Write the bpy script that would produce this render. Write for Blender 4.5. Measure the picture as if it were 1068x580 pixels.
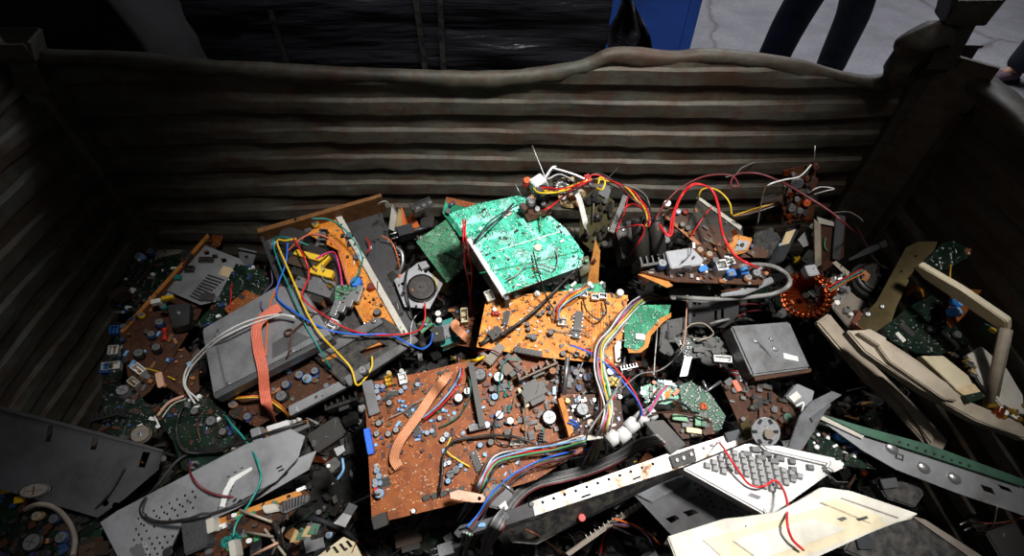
import bpy, bmesh, math, random
from mathutils import Vector, Matrix, noise
for _o in list(bpy.data.objects):
    bpy.data.objects.remove(_o)
SC = bpy.context.scene
COL = SC.collection
R = math.radians
# ------------------------------------------------------------------ camera
F, CX, CY, TH, CAMH = 530.0, 534.0, 290.0, R(48), 1.65
CAM = Vector((0, 0, CAMH))
cd = bpy.data.cameras.new('camera')
cd.sensor_width = 36.0
cd.lens = F / 1068.0 * 36.0
cd.clip_start = 0.02
co = bpy.data.objects.new('camera', cd)
COL.objects.link(co)
co.location = CAM
co.rotation_euler = (R(90) - TH, 0, 0)
SC.camera = co
# ------------------------------------------------------------------ light
W = bpy.data.worlds.new('hall')
SC.world = W
W.use_nodes = True
W.node_tree.nodes['Background'].inputs[0].default_value = (.75, .85, 1, 1)
W.node_tree.nodes['Background'].inputs[1].default_value = .014


def lamp(name, typ, loc, target, power, color=(1, 1, 1), **kw):
    d = bpy.data.lights.new(name, typ)
    d.energy = power
    d.color = color
    for k, v in kw.items():
        setattr(d, k, v)
    o = bpy.data.objects.new(name, d)
    COL.objects.link(o)
    o.location = loc
    o.rotation_euler = (Vector(target) - Vector(loc)).to_track_quat('-Z', 'Y').to_euler()
    return o


# work lamp hanging over the heap; the other lights are added fills
lamp('work_lamp', 'SPOT', (.68, .15, 3.3), (.12, .55, .75), 520, (1, .97, .93), spot_size=R(43), spot_blend=1.0, shadow_soft_size=.16)
lamp('floor_fill', 'AREA', (2.4, 4.4, 3.8), (1.6, 2.6, 0), 130, (.9, .93, 1), size=2.4)  # area light added to brighten the concrete floor in the background
lamp('front_fill', 'AREA', (.5, -1.2, 4.2), (-.3, 1.1, .9), 3, (.95, .97, 1), size=1.6)  # weak fill added behind and above the camera to lift the container walls
lamp('pallet_fill', 'SPOT', (.0, .25, 4.4), (.05, 2.0, .9), 230, (.95, .97, 1), spot_size=R(34), spot_blend=.7, shadow_soft_size=.2)  # spot added to bring out highlights on the black film, reaches the bin too
VS = SC.view_settings
VS.view_transform = 'Standard'
VS.look = 'None'
VS.gamma = 1
VS.use_curve_mapping = False
VS.exposure = 0.0

# ------------------------------------------------------------------ placing helpers
FW = Vector((0, math.cos(TH), -math.sin(TH)))
UP = Vector((0, math.sin(TH), math.cos(TH)))


def ray(u, v):
    return FW + Vector((1, 0, 0)) * ((u - CX) / F) + UP * ((CY - v) / F)


def at(u, v, z):
    d = ray(u, v)
    return CAM + d * ((z - CAMH) / d.z)


def atY(u, v, y):
    d = ray(u, v)
    return CAM + d * (y / d.y)


HEAP = [(180, 265, .56), (110, 330, .52), (100, 420, .50), (0, 430, .66), (60, 500, .62), (20, 560, .56), (150, 560, .62), (300, 230, .66), (300, 350, .68),
        (250, 500, .66), (330, 450, .58), (400, 210, .62), (430, 300, .68), (550, 250, .82), (600, 350, .78), (430, 450, .72), (520, 430, .72),
        (480, 560, .56), (380, 540, .55), (650, 220, .80), (750, 250, .78), (740, 360, .70), (800, 370, .72), (780, 490, .76), (830, 550, .80),
        (870, 230, .68), (950, 300, .72), (1000, 400, .74), (950, 500, .66), (1060, 450, .70), (650, 480, .74), (640, 560, .55), (240, 320, .66),
        (860, 390, .60), (960, 560, .50), (1050, 300, .60), (470, 340, .70)]
HP = [(at(u, v, z).x, at(u, v, z).y, z) for u, v, z in HEAP]


def Zw(x, y):
    a = b = 0
    for px, py, z in HP:
        w = 1 / ((x - px) ** 2 + (y - py) ** 2 + 1e-4) ** 1.5
        a += w * z
        b += w
    return a / b


def Zs(u, v):
    z = .7
    for _ in range(12):
        p = at(u, v, z)
        z = .5 * z + .5 * Zw(p.x, p.y)
    return z


# ------------------------------------------------------------------ materials
def lin(h):
    h = h.lstrip('#')
    c = [int(h[i:i + 2], 16) / 255 for i in (0, 2, 4)]
    return tuple(((x + .055) / 1.055) ** 2.4 if x > .04045 else x / 12.92 for x in c) + (1,)


MATS = {}
DEF = {  # name: colour, roughness, metallic, dirt amount, dirt colour, scale
    'black': ('#141415', .42, 0, .4, '#4a443c', 60), 'black_matte': ('#101010', .8, 0, .3, '#2a2724', 30), 'charcoal': ('#27282a', .45, .1, .45, '#5a544c', 55),
    'grey_plastic': ('#6a6b6d', .5, 0, .35, '#3a3734', 25), 'dark_steel': ('#5a5a5c', .38, .7, .5, '#332e2a', 18), 'mid_steel': ('#8b8d90', .36, .75, .4, '#4a4643', 16),
    'steel': ('#b4b6b8', .32, .8, .35, '#6a6561', 14), 'bright_steel': ('#e0e0e0', .25, .85, .2, '#8a8580', 14), 'drive_grey': ('#a0a2a6', .36, .5, .4, '#55524e', 14),
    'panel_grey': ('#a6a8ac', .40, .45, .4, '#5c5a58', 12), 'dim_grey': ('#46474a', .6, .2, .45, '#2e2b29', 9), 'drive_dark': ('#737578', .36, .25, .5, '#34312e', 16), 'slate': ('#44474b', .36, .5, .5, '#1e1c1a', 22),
    'beige': ('#a69a88', .55, 0, .35, '#6a6052', 12), 'beige_dark': ('#857b70', .55, 0, .4, '#4c443a', 12), 'cream': ('#c8bc9e', .5, 0, .3, '#8f8468', 12),
    'white_plastic': ('#cfcfce', .45, 0, .22, '#8e8a82', 14), 'off_white': ('#c2bfb4', .5, 0, .3, '#857f70', 12), 'key_grey': ('#8c8c8c', .55, 0, .25, '#5a5a58', 40),
    'key_dark': ('#626365', .55, 0, .25, '#444', 40) if False else ('#626365', .55, 0, .25, '#444444', 40),
    'white': ('#e8e8e6', .45, 0, .15, '#a09c94', 30), 'copper': ('#b4532a', .28, .9, .3, '#4a1d0c', 30), 'brass': ('#c8a040', .3, .85, .3, '#6a4c1c', 30),
    'olive_metal': ('#5d5238', .22, .9, .3, '#3c3420', 8), 'rust': ('#6b3417', .85, .1, .5, '#331a0d', 40), 'foil': ('#b8a070', .4, .3, .4, '#6e5a36', 30),
    'edge_brown': ('#7d5226', .7, 0, .4, '#3e2610', 40), 'edge_orange': ('#c07a30', .7, 0, .3, '#7c4618', 40), 'torn_orange': ('#c8853c', .75, 0, .35, '#83481a', 30),
    'yellow': ('#e2b414', .4, 0, .25, '#8a6a10', 30), 'blue': ('#2f7fd0', .4, 0, .2, '#1c4c80', 40), 'light_blue': ('#7fb0dc', .35, 0, .2, '#4b6c88', 40),
    'dark_blue': ('#27406e', .45, 0, .3, '#152238', 40), 'red': ('#b82a1e', .4, 0, .25, '#601510', 40), 'teal': ('#1e7c74', .4, 0, .2, '#124a46', 40),
    'green': ('#3f8a5a', .4, 0, .3, '#1f4a30', 40), 'pink': ('#e23a88', .4, 0, .15, '#8c2454', 40), 'salmon': ('#d8735a', .45, 0, .15, '#9a4a38', 30),
    'orange': ('#d0662c', .4, 0, .2, '#8a3c14', 40), 'tan_ribbon': ('#dc9a72', .4, .1, .2, '#9a5c3c', 40), 'purple': ('#6c5480', .45, 0, .2, '#3c2e48', 40),
    'brown': ('#4c2a1c', .5, 0, .3, '#24130c', 40), 'maroon': ('#6c2228', .45, 0, .25, '#361014', 40), 'wire_grey': ('#8a8a88', .45, 0, .25, '#4c4a48', 40),
    'wire_white': ('#d8d8d4', .45, 0, .2, '#8c8a84', 40), 'wire_red': ('#d01f24', .38, 0, .12, '#78100f', 40), 'wire_yellow': ('#e8bf2c', .4, 0, .12, '#94741a', 40),
    'wire_blue': ('#2468d8', .38, 0, .12, '#123c84', 40), 'wire_teal': ('#1f8a80', .4, 0, .12, '#0f4c48', 40), 'wire_black': ('#1b1b1d', .42, 0, .3, '#3c3833', 40),
    'wire_green': ('#4aa068', .4, 0, .15, '#245a38', 40), 'wire_brown': ('#6a3a24', .4, 0, .2, '#341c10', 40), 'solder': ('#d8dcd8', .25, .8, .2, '#8c8c88', 60),
    'sticker': ('#dedcd4', .6, 0, .25, '#938f82', 30), 'beige_sticker': ('#cdb690', .7, 0, .3, '#8e7a54', 30), 'fr_green': ('#3c6450', .5, 0, .4, '#223a2e', 30),
    'blue_paint': ('#3664c4', .45, 0, .35, '#1c3568', 5), 'denim': ('#1c2230', .9, 0, .4, '#10141e', 12), 'jacket': ('#23262c', .9, 0, .3, '#15171b', 8),
    'skin': ('#b98a70', .55, 0, .1, '#9a6c54', 20), 'hair': ('#241c16', .7, 0, .2, '#120e0b', 60), 'shoe': ('#4e4448', .7, 0, .4, '#8a6a78', 40),
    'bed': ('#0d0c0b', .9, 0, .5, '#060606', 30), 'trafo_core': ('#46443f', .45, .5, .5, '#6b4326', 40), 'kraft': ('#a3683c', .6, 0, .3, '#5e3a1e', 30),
    'olive_board': ('#4a4526', .55, 0, .4, '#262313', 40), 'grey_card': ('#5f6063', .75, 0, .35, '#3a3836', 14), 'pinkish_foil': ('#d8a890', .5, .1, .3, '#a87c64', 30),
}


def nd(nt, t, **kw):
    n = nt.nodes.new(t)
    for k, v in kw.items():
        if hasattr(n, k):
            setattr(n, k, v)
        else:
            n.inputs[k].default_value = v
    return n


def ramp(nt, fac, stops, interp='LINEAR'):
    r = nt.nodes.new('ShaderNodeValToRGB')
    r.color_ramp.interpolation = interp
    while len(r.color_ramp.elements) < len(stops):
        r.color_ramp.elements.new(.5)
    for e, (p, c) in zip(r.color_ramp.elements, stops):
        e.position = p
        e.color = c
    nt.links.new(fac, r.inputs[0])
    return r.outputs[0]


def mixc(nt, f, a, b):
    m = nt.nodes.new('ShaderNodeMix')
    m.data_type = 'RGBA'
    for s, v in ((m.inputs[0], f), (m.inputs[6], a), (m.inputs[7], b)):
        if hasattr(v, 'is_linked'):
            nt.links.new(v, s)
        else:
            s.default_value = v
    return m.outputs[2]


def base(name):
    m = bpy.data.materials.new(name)
    m.use_nodes = True
    nt = m.node_tree
    b = nt.nodes['Principled BSDF']
    tc = nt.nodes.new('ShaderNodeTexCoord')
    return m, nt, b, tc.outputs['Object']


G0, G1 = (0, 0, 0, 1), (1, 1, 1, 1)


def bump(nt, b, h, strength=.3, dist=.002):
    bp = nd(nt, 'ShaderNodeBump')
    bp.inputs['Strength'].default_value = strength
    bp.inputs['Distance'].default_value = dist
    nt.links.new(h, bp.inputs['Height'])
    nt.links.new(bp.outputs[0], b.inputs['Normal'])


def mat(name):
    if name in MATS:
        return MATS[name]
    if name in SPECIAL:
        m = SPECIAL[name]()
        MATS[name] = m
        m.name = name
        return m
    c, ro, me, amt, dc, sc = DEF[name]
    m, nt, b, tc = base(name)
    n = nd(nt, 'ShaderNodeTexNoise', Scale=sc, Detail=6.0, Roughness=.65)
    nt.links.new(tc, n.inputs['Vector'])
    f = ramp(nt, n.outputs['Fac'], [(.42, G0), (.72, (amt * 2,) * 3 + (1,))])
    nt.links.new(mixc(nt, f, lin(c), lin(dc)), b.inputs['Base Color'])
    nt.links.new(ramp(nt, n.outputs['Fac'], [(.3, (ro * .8,) * 3 + (1,)), (.75, (min(1, ro * 1.5),) * 3 + (1,))]), b.inputs['Roughness'])
    b.inputs['Metallic'].default_value = me
    bump(nt, b, n.outputs['Fac'], .12, .001)
    MATS[name] = m
    return m


def board_mat(name, ca, cb, cl, cdot, sc=1.0, dots=.5, lines=.035, rough=.38, big=.5, lk_amt=.9):
    """circuit board: masked copper areas, thin tracks and pads (flat print)"""
    def make():
        m, nt, b, tc = base(name)
        big_n = nd(nt, 'ShaderNodeTexNoise', Scale=26.0 * sc, Detail=1.0)
        nt.links.new(tc, big_n.inputs['Vector'])
        area = ramp(nt, big_n.outputs['Fac'], [(0, G0), (big, G0), (big + .01, G1)])
        col = mixc(nt, area, lin(ca), lin(cb))
        tn = nd(nt, 'ShaderNodeTexNoise', Scale=19.0 * sc, Detail=0.0)
        nt.links.new(tc, tn.inputs['Vector'])
        mm = nd(nt, 'ShaderNodeMath', operation='MULTIPLY')
        nt.links.new(tn.outputs['Fac'], mm.inputs[0])
        mm.inputs[1].default_value = 26.0
        fr = nd(nt, 'ShaderNodeMath', operation='FRACT')
        nt.links.new(mm.outputs[0], fr.inputs[0])
        ln = ramp(nt, fr.outputs[0], [(0, G1), (lines, G1), (lines * 1.4, G0)])
        nm = nd(nt, 'ShaderNodeTexNoise', Scale=45.0 * sc, Detail=1.0)
        nt.links.new(tc, nm.inputs['Vector'])
        lk = nd(nt, 'ShaderNodeMath', operation='MULTIPLY')
        nt.links.new(ln, lk.inputs[0])
        nt.links.new(ramp(nt, nm.outputs['Fac'], [(.42, G0), (.52, (lk_amt,) * 3 + (1,))]), lk.inputs[1])
        col = mixc(nt, lk.outputs[0], col, lin(cl))
        v2 = nd(nt, 'ShaderNodeTexVoronoi', feature='F1', Scale=150.0 * sc)
        nt.links.new(tc, v2.inputs['Vector'])
        dt = ramp(nt, v2.outputs['Distance'], [(0, G1), (.16, G1), (.2, G0)])
        s2 = nd(nt, 'ShaderNodeSeparateColor')
        nt.links.new(v2.outputs['Color'], s2.inputs[0])
        sel = ramp(nt, s2.outputs[1], [(0, G0), (1 - dots, G1)], 'CONSTANT')
        mu = nd(nt, 'ShaderNodeMath', operation='MULTIPLY')
        nt.links.new(dt, mu.inputs[0])
        nt.links.new(sel, mu.inputs[1])
        col = mixc(nt, mu.outputs[0], col, lin(cdot))
        dn = nd(nt, 'ShaderNodeTexNoise', Scale=22.0, Detail=6.0)
        nt.links.new(tc, dn.inputs['Vector'])
        col = mixc(nt, ramp(nt, dn.outputs['Fac'], [(.48, G0), (.78, (.55, .55, .55, 1))]), col, lin('#2c2117'))
        nt.links.new(col, b.inputs['Base Color'])
        b.inputs['Roughness'].default_value = rough
        b.inputs['Specular IOR Level'].default_value = .3
        bump(nt, b, tn.outputs['Fac'], .1, .001)
        return m
    return make


def wall_mat():
    m, nt, b, tc = base('container_steel')
    n1 = nd(nt, 'ShaderNodeTexNoise', Scale=5.0, Detail=8.0, Roughness=.7)
    n2 = nd(nt, 'ShaderNodeTexNoise', Scale=28.0, Detail=8.0, Roughness=.75)
    mp = nd(nt, 'ShaderNodeMapping')
    mp.inputs['Scale'].default_value = (.6, .6, 2.2)
    nt.links.new(tc, mp.inputs['Vector'])
    nt.links.new(mp.outputs[0], n1.inputs['Vector'])
    nt.links.new(tc, n2.inputs['Vector'])
    c = ramp(nt, n1.outputs['Fac'], [(.32, lin('#24231f')), (.5, lin('#56564c')), (.64, lin('#46392e'))])
    c = mixc(nt, ramp(nt, n2.outputs['Fac'], [(.46, G0), (.68, (.9, .9, .9, 1))]), c, lin('#4c2e1e'))
    c = mixc(nt, ramp(nt, n2.outputs['Fac'], [(.24, G1), (.34, G0)]), c, lin('#8c8a7e'))
    nt.links.new(c, b.inputs['Base Color'])
    b.inputs['Roughness'].default_value = .6
    b.inputs['Metallic'].default_value = .25
    bump(nt, b, n2.outputs['Fac'], .35, .004)
    return m


def concrete():
    m, nt, b, tc = base('concrete')
    n1 = nd(nt, 'ShaderNodeTexNoise', Scale=1.6, Detail=9.0, Roughness=.7)
    n2 = nd(nt, 'ShaderNodeTexNoise', Scale=40.0, Detail=4.0)
    for n in (n1, n2):
        nt.links.new(tc, n.inputs['Vector'])
    c = ramp(nt, n1.outputs['Fac'], [(.3, lin('#77757a')), (.55, lin('#97949a')), (.75, lin('#a9a6a8'))])
    c = mixc(nt, ramp(nt, n2.outputs['Fac'], [(.3, (.3, .3, .3, 1)), (.6, G0)]), c, lin('#6b6663'))
    w = nd(nt, 'ShaderNodeTexVoronoi', feature='DISTANCE_TO_EDGE', Scale=.45)
    ad = nd(nt, 'ShaderNodeVectorMath', operation='MULTIPLY_ADD')
    nt.links.new(n1.outputs['Color'], ad.inputs[0])
    ad.inputs[1].default_value = (.35, .35, 0)
    nt.links.new(tc, ad.inputs[2])
    nt.links.new(ad.outputs[0], w.inputs['Vector'])
    c = mixc(nt, ramp(nt, w.outputs['Distance'], [(0, (.6, .6, .6, 1)), (.012, G0)]), c, lin('#5a4a44'))
    nt.links.new(c, b.inputs['Base Color'])
    b.inputs['Roughness'].default_value = .6
    bump(nt, b, n2.outputs['Fac'], .2, .003)
    return m


def film():
    m, nt, b, tc = base('black_film')
    n = nd(nt, 'ShaderNodeTexNoise', Scale=9.0, Detail=5.0)
    mp = nd(nt, 'ShaderNodeMapping')
    mp.inputs['Scale'].default_value = (.5, .5, 4)
    nt.links.new(tc, mp.inputs['Vector'])
    nt.links.new(mp.outputs[0], n.inputs['Vector'])
    b.inputs['Base Color'].default_value = lin('#2b2b30')
    b.inputs['Roughness'].default_value = .26
    bump(nt, b, n.outputs['Fac'], .7, .02)
    return m


def rail_mat():
    m, nt, b, tc = base('rail')
    n = nd(nt, 'ShaderNodeTexNoise', Scale=26.0, Detail=8.0, Roughness=.7)
    nt.links.new(tc, n.inputs['Vector'])
    c = ramp(nt, n.outputs['Fac'], [(.5, lin('#e4e2de')), (.60, lin('#c9a98c')), (.68, lin('#7a3f1c'))])
    nt.links.new(c, b.inputs['Base Color'])
    nt.links.new(ramp(nt, n.outputs['Fac'], [(.45, G1), (.62, G0)]), b.inputs['Metallic'])
    b.inputs['Roughness'].default_value = .42
    bump(nt, b, n.outputs['Fac'], .2, .002)
    return m


def clear_plate():
    m, nt, b, tc = base('smoky_plate')
    b.inputs['Base Color'].default_value = lin('#55524e')
    b.inputs['Roughness'].default_value = .18
    b.inputs['Alpha'].default_value = .62
    return m


SPECIAL = {
    'wall': wall_mat, 'concrete': concrete, 'film': film, 'rail': rail_mat, 'smoky': clear_plate,
    'pcb_green': board_mat('pcb_green', '#58ceac', '#9aead4', '#0d5140', '#f4fcf8', 1.0, .75, .32, .3, .54),
    'pcb_mid': board_mat('pcb_mid', '#4a8a66', '#74b08c', '#2a5a40', '#e4f0e4', 1.1, .5, .22, .35, .55),
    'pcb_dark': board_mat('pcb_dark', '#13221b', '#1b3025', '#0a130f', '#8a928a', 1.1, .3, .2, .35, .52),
    'pcb_teal': board_mat('pcb_teal', '#1d7a58', '#3aa47c', '#0f4a36', '#e0ece4', 1.1, .5, .22, .35, .52),
    'pcb_orange': board_mat('pcb_orange', '#d6822a', '#df9038', '#a85c18', '#f2cc98', 1.2, .5, .25, .55, .5, .8),
    'pcb_brown': board_mat('pcb_brown', '#7c3d15', '#884719', '#b4703a', '#dcae84', 1.2, .55, .2, .55, .5, .55),
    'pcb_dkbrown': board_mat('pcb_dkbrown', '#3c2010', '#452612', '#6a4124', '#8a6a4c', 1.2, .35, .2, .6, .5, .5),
}


# ------------------------------------------------------------------ mesh helpers
def link(name, me, mats=(), parent=None):
    o = bpy.data.objects.new(name, me)
    COL.objects.link(o)
    if me is not None and mats and not me.materials:
        for k in mats:
            me.materials.append(mat(k))
    if parent is not None:
        o.parent = parent
    return o


def tag(o, label, cat, group=None, kind=None):
    o['label'] = label
    if cat:
        o['category'] = cat
    if group:
        o['group'] = group
    if kind:
        o['kind'] = kind
    return o


def fin(bm, name, smooth=False):
    bmesh.ops.recalc_face_normals(bm, faces=bm.faces[:])
    me = bpy.data.meshes.new(name)
    bm.to_mesh(me)
    bm.free()
    if smooth:
        for p in me.polygons:
            p.use_smooth = True
    return me


CUBE = [(x, y, z) for x in (-.5, .5) for y in (-.5, .5) for z in (-.5, .5)]
CUBEF = ((0, 1, 3, 2), (4, 6, 7, 5), (0, 4, 5, 1), (2, 3, 7, 6), (0, 2, 6, 4), (1, 5, 7, 3))


def bbox(bm, c, s, rz=0, mi=0, M=None):
    """box centred at c with size s"""
    m = Matrix.Translation(Vector(c)) @ Matrix.Rotation(rz, 4, 'Z') @ Matrix.Diagonal((s[0], s[1], s[2], 1))
    if M is not None:
        m = M @ m
    vs = [bm.verts.new(m @ Vector(q)) for q in CUBE]
    for f in CUBEF:
        bm.faces.new([vs[i] for i in f]).material_index = mi
    return vs


def bcyl(bm, c, r, h, mi=0, seg=12, M=None, r2=None):
    m = Matrix.Translation(Vector(c))
    if M is not None:
        m = M @ m
    r2 = r if r2 is None else r2
    cs = [(math.cos(2 * math.pi * k / seg), math.sin(2 * math.pi * k / seg)) for k in range(seg)]
    lo = [bm.verts.new(m @ Vector((x * r, y * r, 0))) for x, y in cs]
    hi = [bm.verts.new(m @ Vector((x * r2, y * r2, h))) for x, y in cs]
    bm.faces.new(lo[::-1]).material_index = mi
    bm.faces.new(hi).material_index = mi
    for k in range(seg):
        f = bm.faces.new((lo[k], lo[(k + 1) % seg], hi[(k + 1) % seg], hi[k]))
        f.material_index = mi
        f.smooth = True
    return lo + hi


def tube(bm, pts, r, sides=6, mi=0, closed=False, r_end=None):
    n = len(pts)
    up = Vector((0, 0, 1))
    prev = None
    rings = []
    for i, p in enumerate(pts):
        t = (pts[min(i + 1, n - 1)] - pts[max(i - 1, 0)])
        t = t.normalized() if t.length > 1e-9 else Vector((1, 0, 0))
        if prev is None:
            a = t.cross(up if abs(t.z) < .9 else Vector((1, 0, 0))).normalized()
        else:
            a = prev - t * prev.dot(t)
            a = a.normalized() if a.length > 1e-6 else t.orthogonal().normalized()
        prev = a
        b = t.cross(a)
        rr = r if r_end is None else r + (r_end - r) * i / (n - 1)
        rings.append([bm.verts.new(p + (a * math.cos(2 * math.pi * k / sides) + b * math.sin(2 * math.pi * k / sides)) * rr) for k in range(sides)])
    for A, B in zip(rings[:-1], rings[1:]):
        for k in range(sides):
            f = bm.faces.new((A[k], A[(k + 1) % sides], B[(k + 1) % sides], B[k]))
            f.smooth = True
            f.material_index = mi
    for rg in (rings[0], rings[-1]):
        f = bm.faces.new(rg)
        f.material_index = mi


def spline(P, sub=7):
    if len(P) < 3:
        return [P[0].lerp(P[-1], i / 4) for i in range(5)]
    out = []
    Q = [P[0] * 2 - P[1]] + list(P) + [P[-1] * 2 - P[-2]]
    for i in range(1, len(Q) - 2):
        p0, p1, p2, p3 = Q[i - 1:i + 3]
        for k in range(sub):
            t = k / sub
            out.append(.5 * ((2 * p1) + (p2 - p0) * t + (2 * p0 - 5 * p1 + 4 * p2 - p3) * t * t + (3 * p1 - p0 - 3 * p2 + p3) * t ** 3))
    out.append(P[-1])
    return out


def boolean_cut(o, cutter_me):
    c = bpy.data.objects.new('cut', cutter_me)
    COL.objects.link(c)
    md = o.modifiers.new('b', 'BOOLEAN')
    md.object = c
    md.solver = 'EXACT'
    md.use_self = True
    c.matrix_world = Matrix()
    par, mw = o.parent, o.matrix_basis.copy()
    o.parent = None
    o.matrix_basis = Matrix()
    bpy.context.view_layer.update()
    dg = bpy.context.evaluated_depsgraph_get()
    me = bpy.data.meshes.new_from_object(o.evaluated_get(dg))
    o.modifiers.clear()
    old = o.data
    o.data = me
    o.parent = par
    o.matrix_basis = mw
    bpy.data.objects.remove(c)


LIB = {}


def libmesh(kind, mats):
    key = (kind, mats)
    if key in LIB:
        return LIB[key]
    bm = bmesh.new()
    if kind == 'cap':  # electrolytic capacitor, unit diameter, unit height
        bcyl(bm, (0, 0, 0), .5, .92, 0, 14)
        bcyl(bm, (0, 0, .92), .5, .08, 0, 14, r2=.43)
        bcyl(bm, (0, 0, .985), .41, .03, 1, 14)
        bbox(bm, (0, 0, 1.015), (.6, .05, .012), 0, 2)
        bbox(bm, (0, 0, 1.016), (.05, .6, .012), 0, 2)
    elif kind == 'ic':  # chip with pin rows
        v = bbox(bm, (0, 0, .55), (1, .8, .8))
        for i in range(7):
            for s in (-1, 1):
                bbox(bm, (-.42 + .14 * i, s * .44, .3), (.05, .1, .6), 0, 1)
        bcyl(bm, (-.4, 0, .95), .05, .02, 1, 8)
    elif kind == 'box':
        v = bbox(bm, (0, 0, .5), (1, 1, 1))
        bmesh.ops.bevel(bm, geom=bm.edges[:], offset=.06, segments=2, affect='EDGES')
    elif kind == 'res':
        M = Matrix.Translation((-.5, 0, .5)) @ Matrix.Rotation(R(90), 4, 'Y')
        bcyl(bm, (0, 0, .18), .36, .64, 0, 10, M)
        bcyl(bm, (0, 0, .1), .46, .16, 0, 10, M)
        bcyl(bm, (0, 0, .74), .46, .16, 0, 10, M)
        bcyl(bm, (0, 0, .38), .37, .08, 1, 10, M)
        bcyl(bm, (0, 0, .52), .37, .06, 1, 10, M)
        bcyl(bm, (0, 0, -.15), .07, 1.3, 1, 6, M)
    elif kind == 'conn':  # open header
        bbox(bm, (0, 0, .15), (1, 1, .3))
        for s in (-1, 1):
            bbox(bm, (0, s * .44, .6), (1, .12, .8))
            bbox(bm, (s * .47, 0, .6), (.06, .8, .8))
        for i in range(6):
            bbox(bm, (-.38 + .152 * i, 0, .5), (.04, .12, .6), 0, 1)
    elif kind == 'trafo':
        bbox(bm, (0, 0, .5), (1, .55, 1), 0, 0)
        bbox(bm, (0, 0, .5), (.62, .98, .66), 0, 1)
        bbox(bm, (0, 0, .84), (.66, 1.02, .05), 0, 2)
        bbox(bm, (0, 0, .16), (.66, 1.02, .05), 0, 2)
        for x in (-.44, .44):
            bcyl(bm, (x, 0, 1), .05, .03, 2, 8)
    elif kind == 'sink':
        bbox(bm, (0, 0, .5), (1, .14, 1), 0, 0)
        for i in range(6):
            bbox(bm, (-.46 + .184 * i, .25, .5), (.05, .5, 1), 0, 0)
        bbox(bm, (0, -.16, .4), (.3, .18, .5), 0, 1)
    elif kind == 'toroid':
        for i in range(16):
            a = 2 * math.pi * i / 16
            tube(bm, [Vector((math.cos(a) * (.34 + .16 * math.cos(b)), math.sin(a) * (.34 + .16 * math.cos(b)), .16 + .16 * math.sin(b))) for b in [k * math.pi / 4 for k in range(9)]], .05, 5, 0)
        bmesh.ops.create_circle(bm, segments=16, radius=.3, cap_ends=True, matrix=Matrix.Translation((0, 0, .05)))
    elif kind == 'motor':
        bcyl(bm, (0, 0, 0), .5, .7, 0, 20)
        bcyl(bm, (0, 0, .7), .5, .08, 0, 20, r2=.42)
        bcyl(bm, (0, 0, .76), .2, .08, 1, 14)
        bcyl(bm, (0, 0, .8), .06, .3, 1, 8)
        for k in range(3):
            a = k * 2.1
            bcyl(bm, (.3 * math.cos(a), .3 * math.sin(a), .77), .06, .03, 1, 8)
    elif kind == 'plug':  # plug with strain relief and pins
        bbox(bm, (0, 0, .5), (.6, .8, 1), 0, 0)
        bcyl(bm, (0, 0, 0), .22, .6, 0, 10, Matrix.Translation((.25, 0, .5)) @ Matrix.Rotation(R(90), 4, 'Y'), r2=.14)
        for s in (-1, 1):
            bcyl(bm, (0, s * .2, 0), .07, .35, 1, 8, Matrix.Translation((-.62, 0, .5)) @ Matrix.Rotation(R(90), 4, 'Y'))
    elif kind == 'bracket':  # L bracket with holes shown as screw bosses
        bbox(bm, (0, 0, .03), (1, .6, .06), 0, 0)
        bbox(bm, (-.47, 0, .3), (.06, .6, .6), 0, 0)
        bbox(bm, (.1, .27, .1), (.8, .06, .2), 0, 0)
        for x in (-.2, .1, .4):
            bcyl(bm, (x, -.05, .05), .09, .06, 1, 10)
    elif kind == 'screw':
        bcyl(bm, (0, 0, 0), .5, .3, 0, 10)
        bcyl(bm, (0, 0, .3), .5, .15, 0, 10, r2=.3)
        bbox(bm, (0, 0, .46), (.5, .1, .04), .5, 1)
    elif kind == 'key':
        vs = bbox(bm, (0, 0, .5), (1, 1, 1), 0, 0)
        for v in vs:
            if v.co.z > .5:
                v.co.x *= .74
                v.co.y = v.co.y * .74 + .03
        bmesh.ops.bevel(bm, geom=[e for e in bm.edges], offset=.07, segments=1, affect='EDGES')
    elif kind == 'dome':
        bmesh.ops.create_uvsphere(bm, u_segments=12, v_segments=8, radius=.5)
        for f in bm.faces:
            f.smooth = True
    elif kind == 'disc':
        bcyl(bm, (0, 0, 0), .5, 1, 0, 16)
    me = fin(bm, kind)
    for k in mats:
        me.materials.append(mat(k))
    LIB[key] = me
    return me


def inpoly(x, y, P):
    c = False
    j = len(P) - 1
    for i in range(len(P)):
        if (P[i][1] > y) != (P[j][1] > y) and x < (P[j][0] - P[i][0]) * (y - P[i][1]) / (P[j][1] - P[i][1]) + P[i][0]:
            c = not c
        j = i
    return c


DG = [None]


def hit(u, v):
    """first surface under a sight line (used to rest loose wires on what lies there)"""
    dg = DG[0] or bpy.context.evaluated_depsgraph_get()
    d = ray(u, v)
    ok, p, n, i, o, m = SC.ray_cast(dg, CAM, d.normalized())
    return p if ok else None


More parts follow.
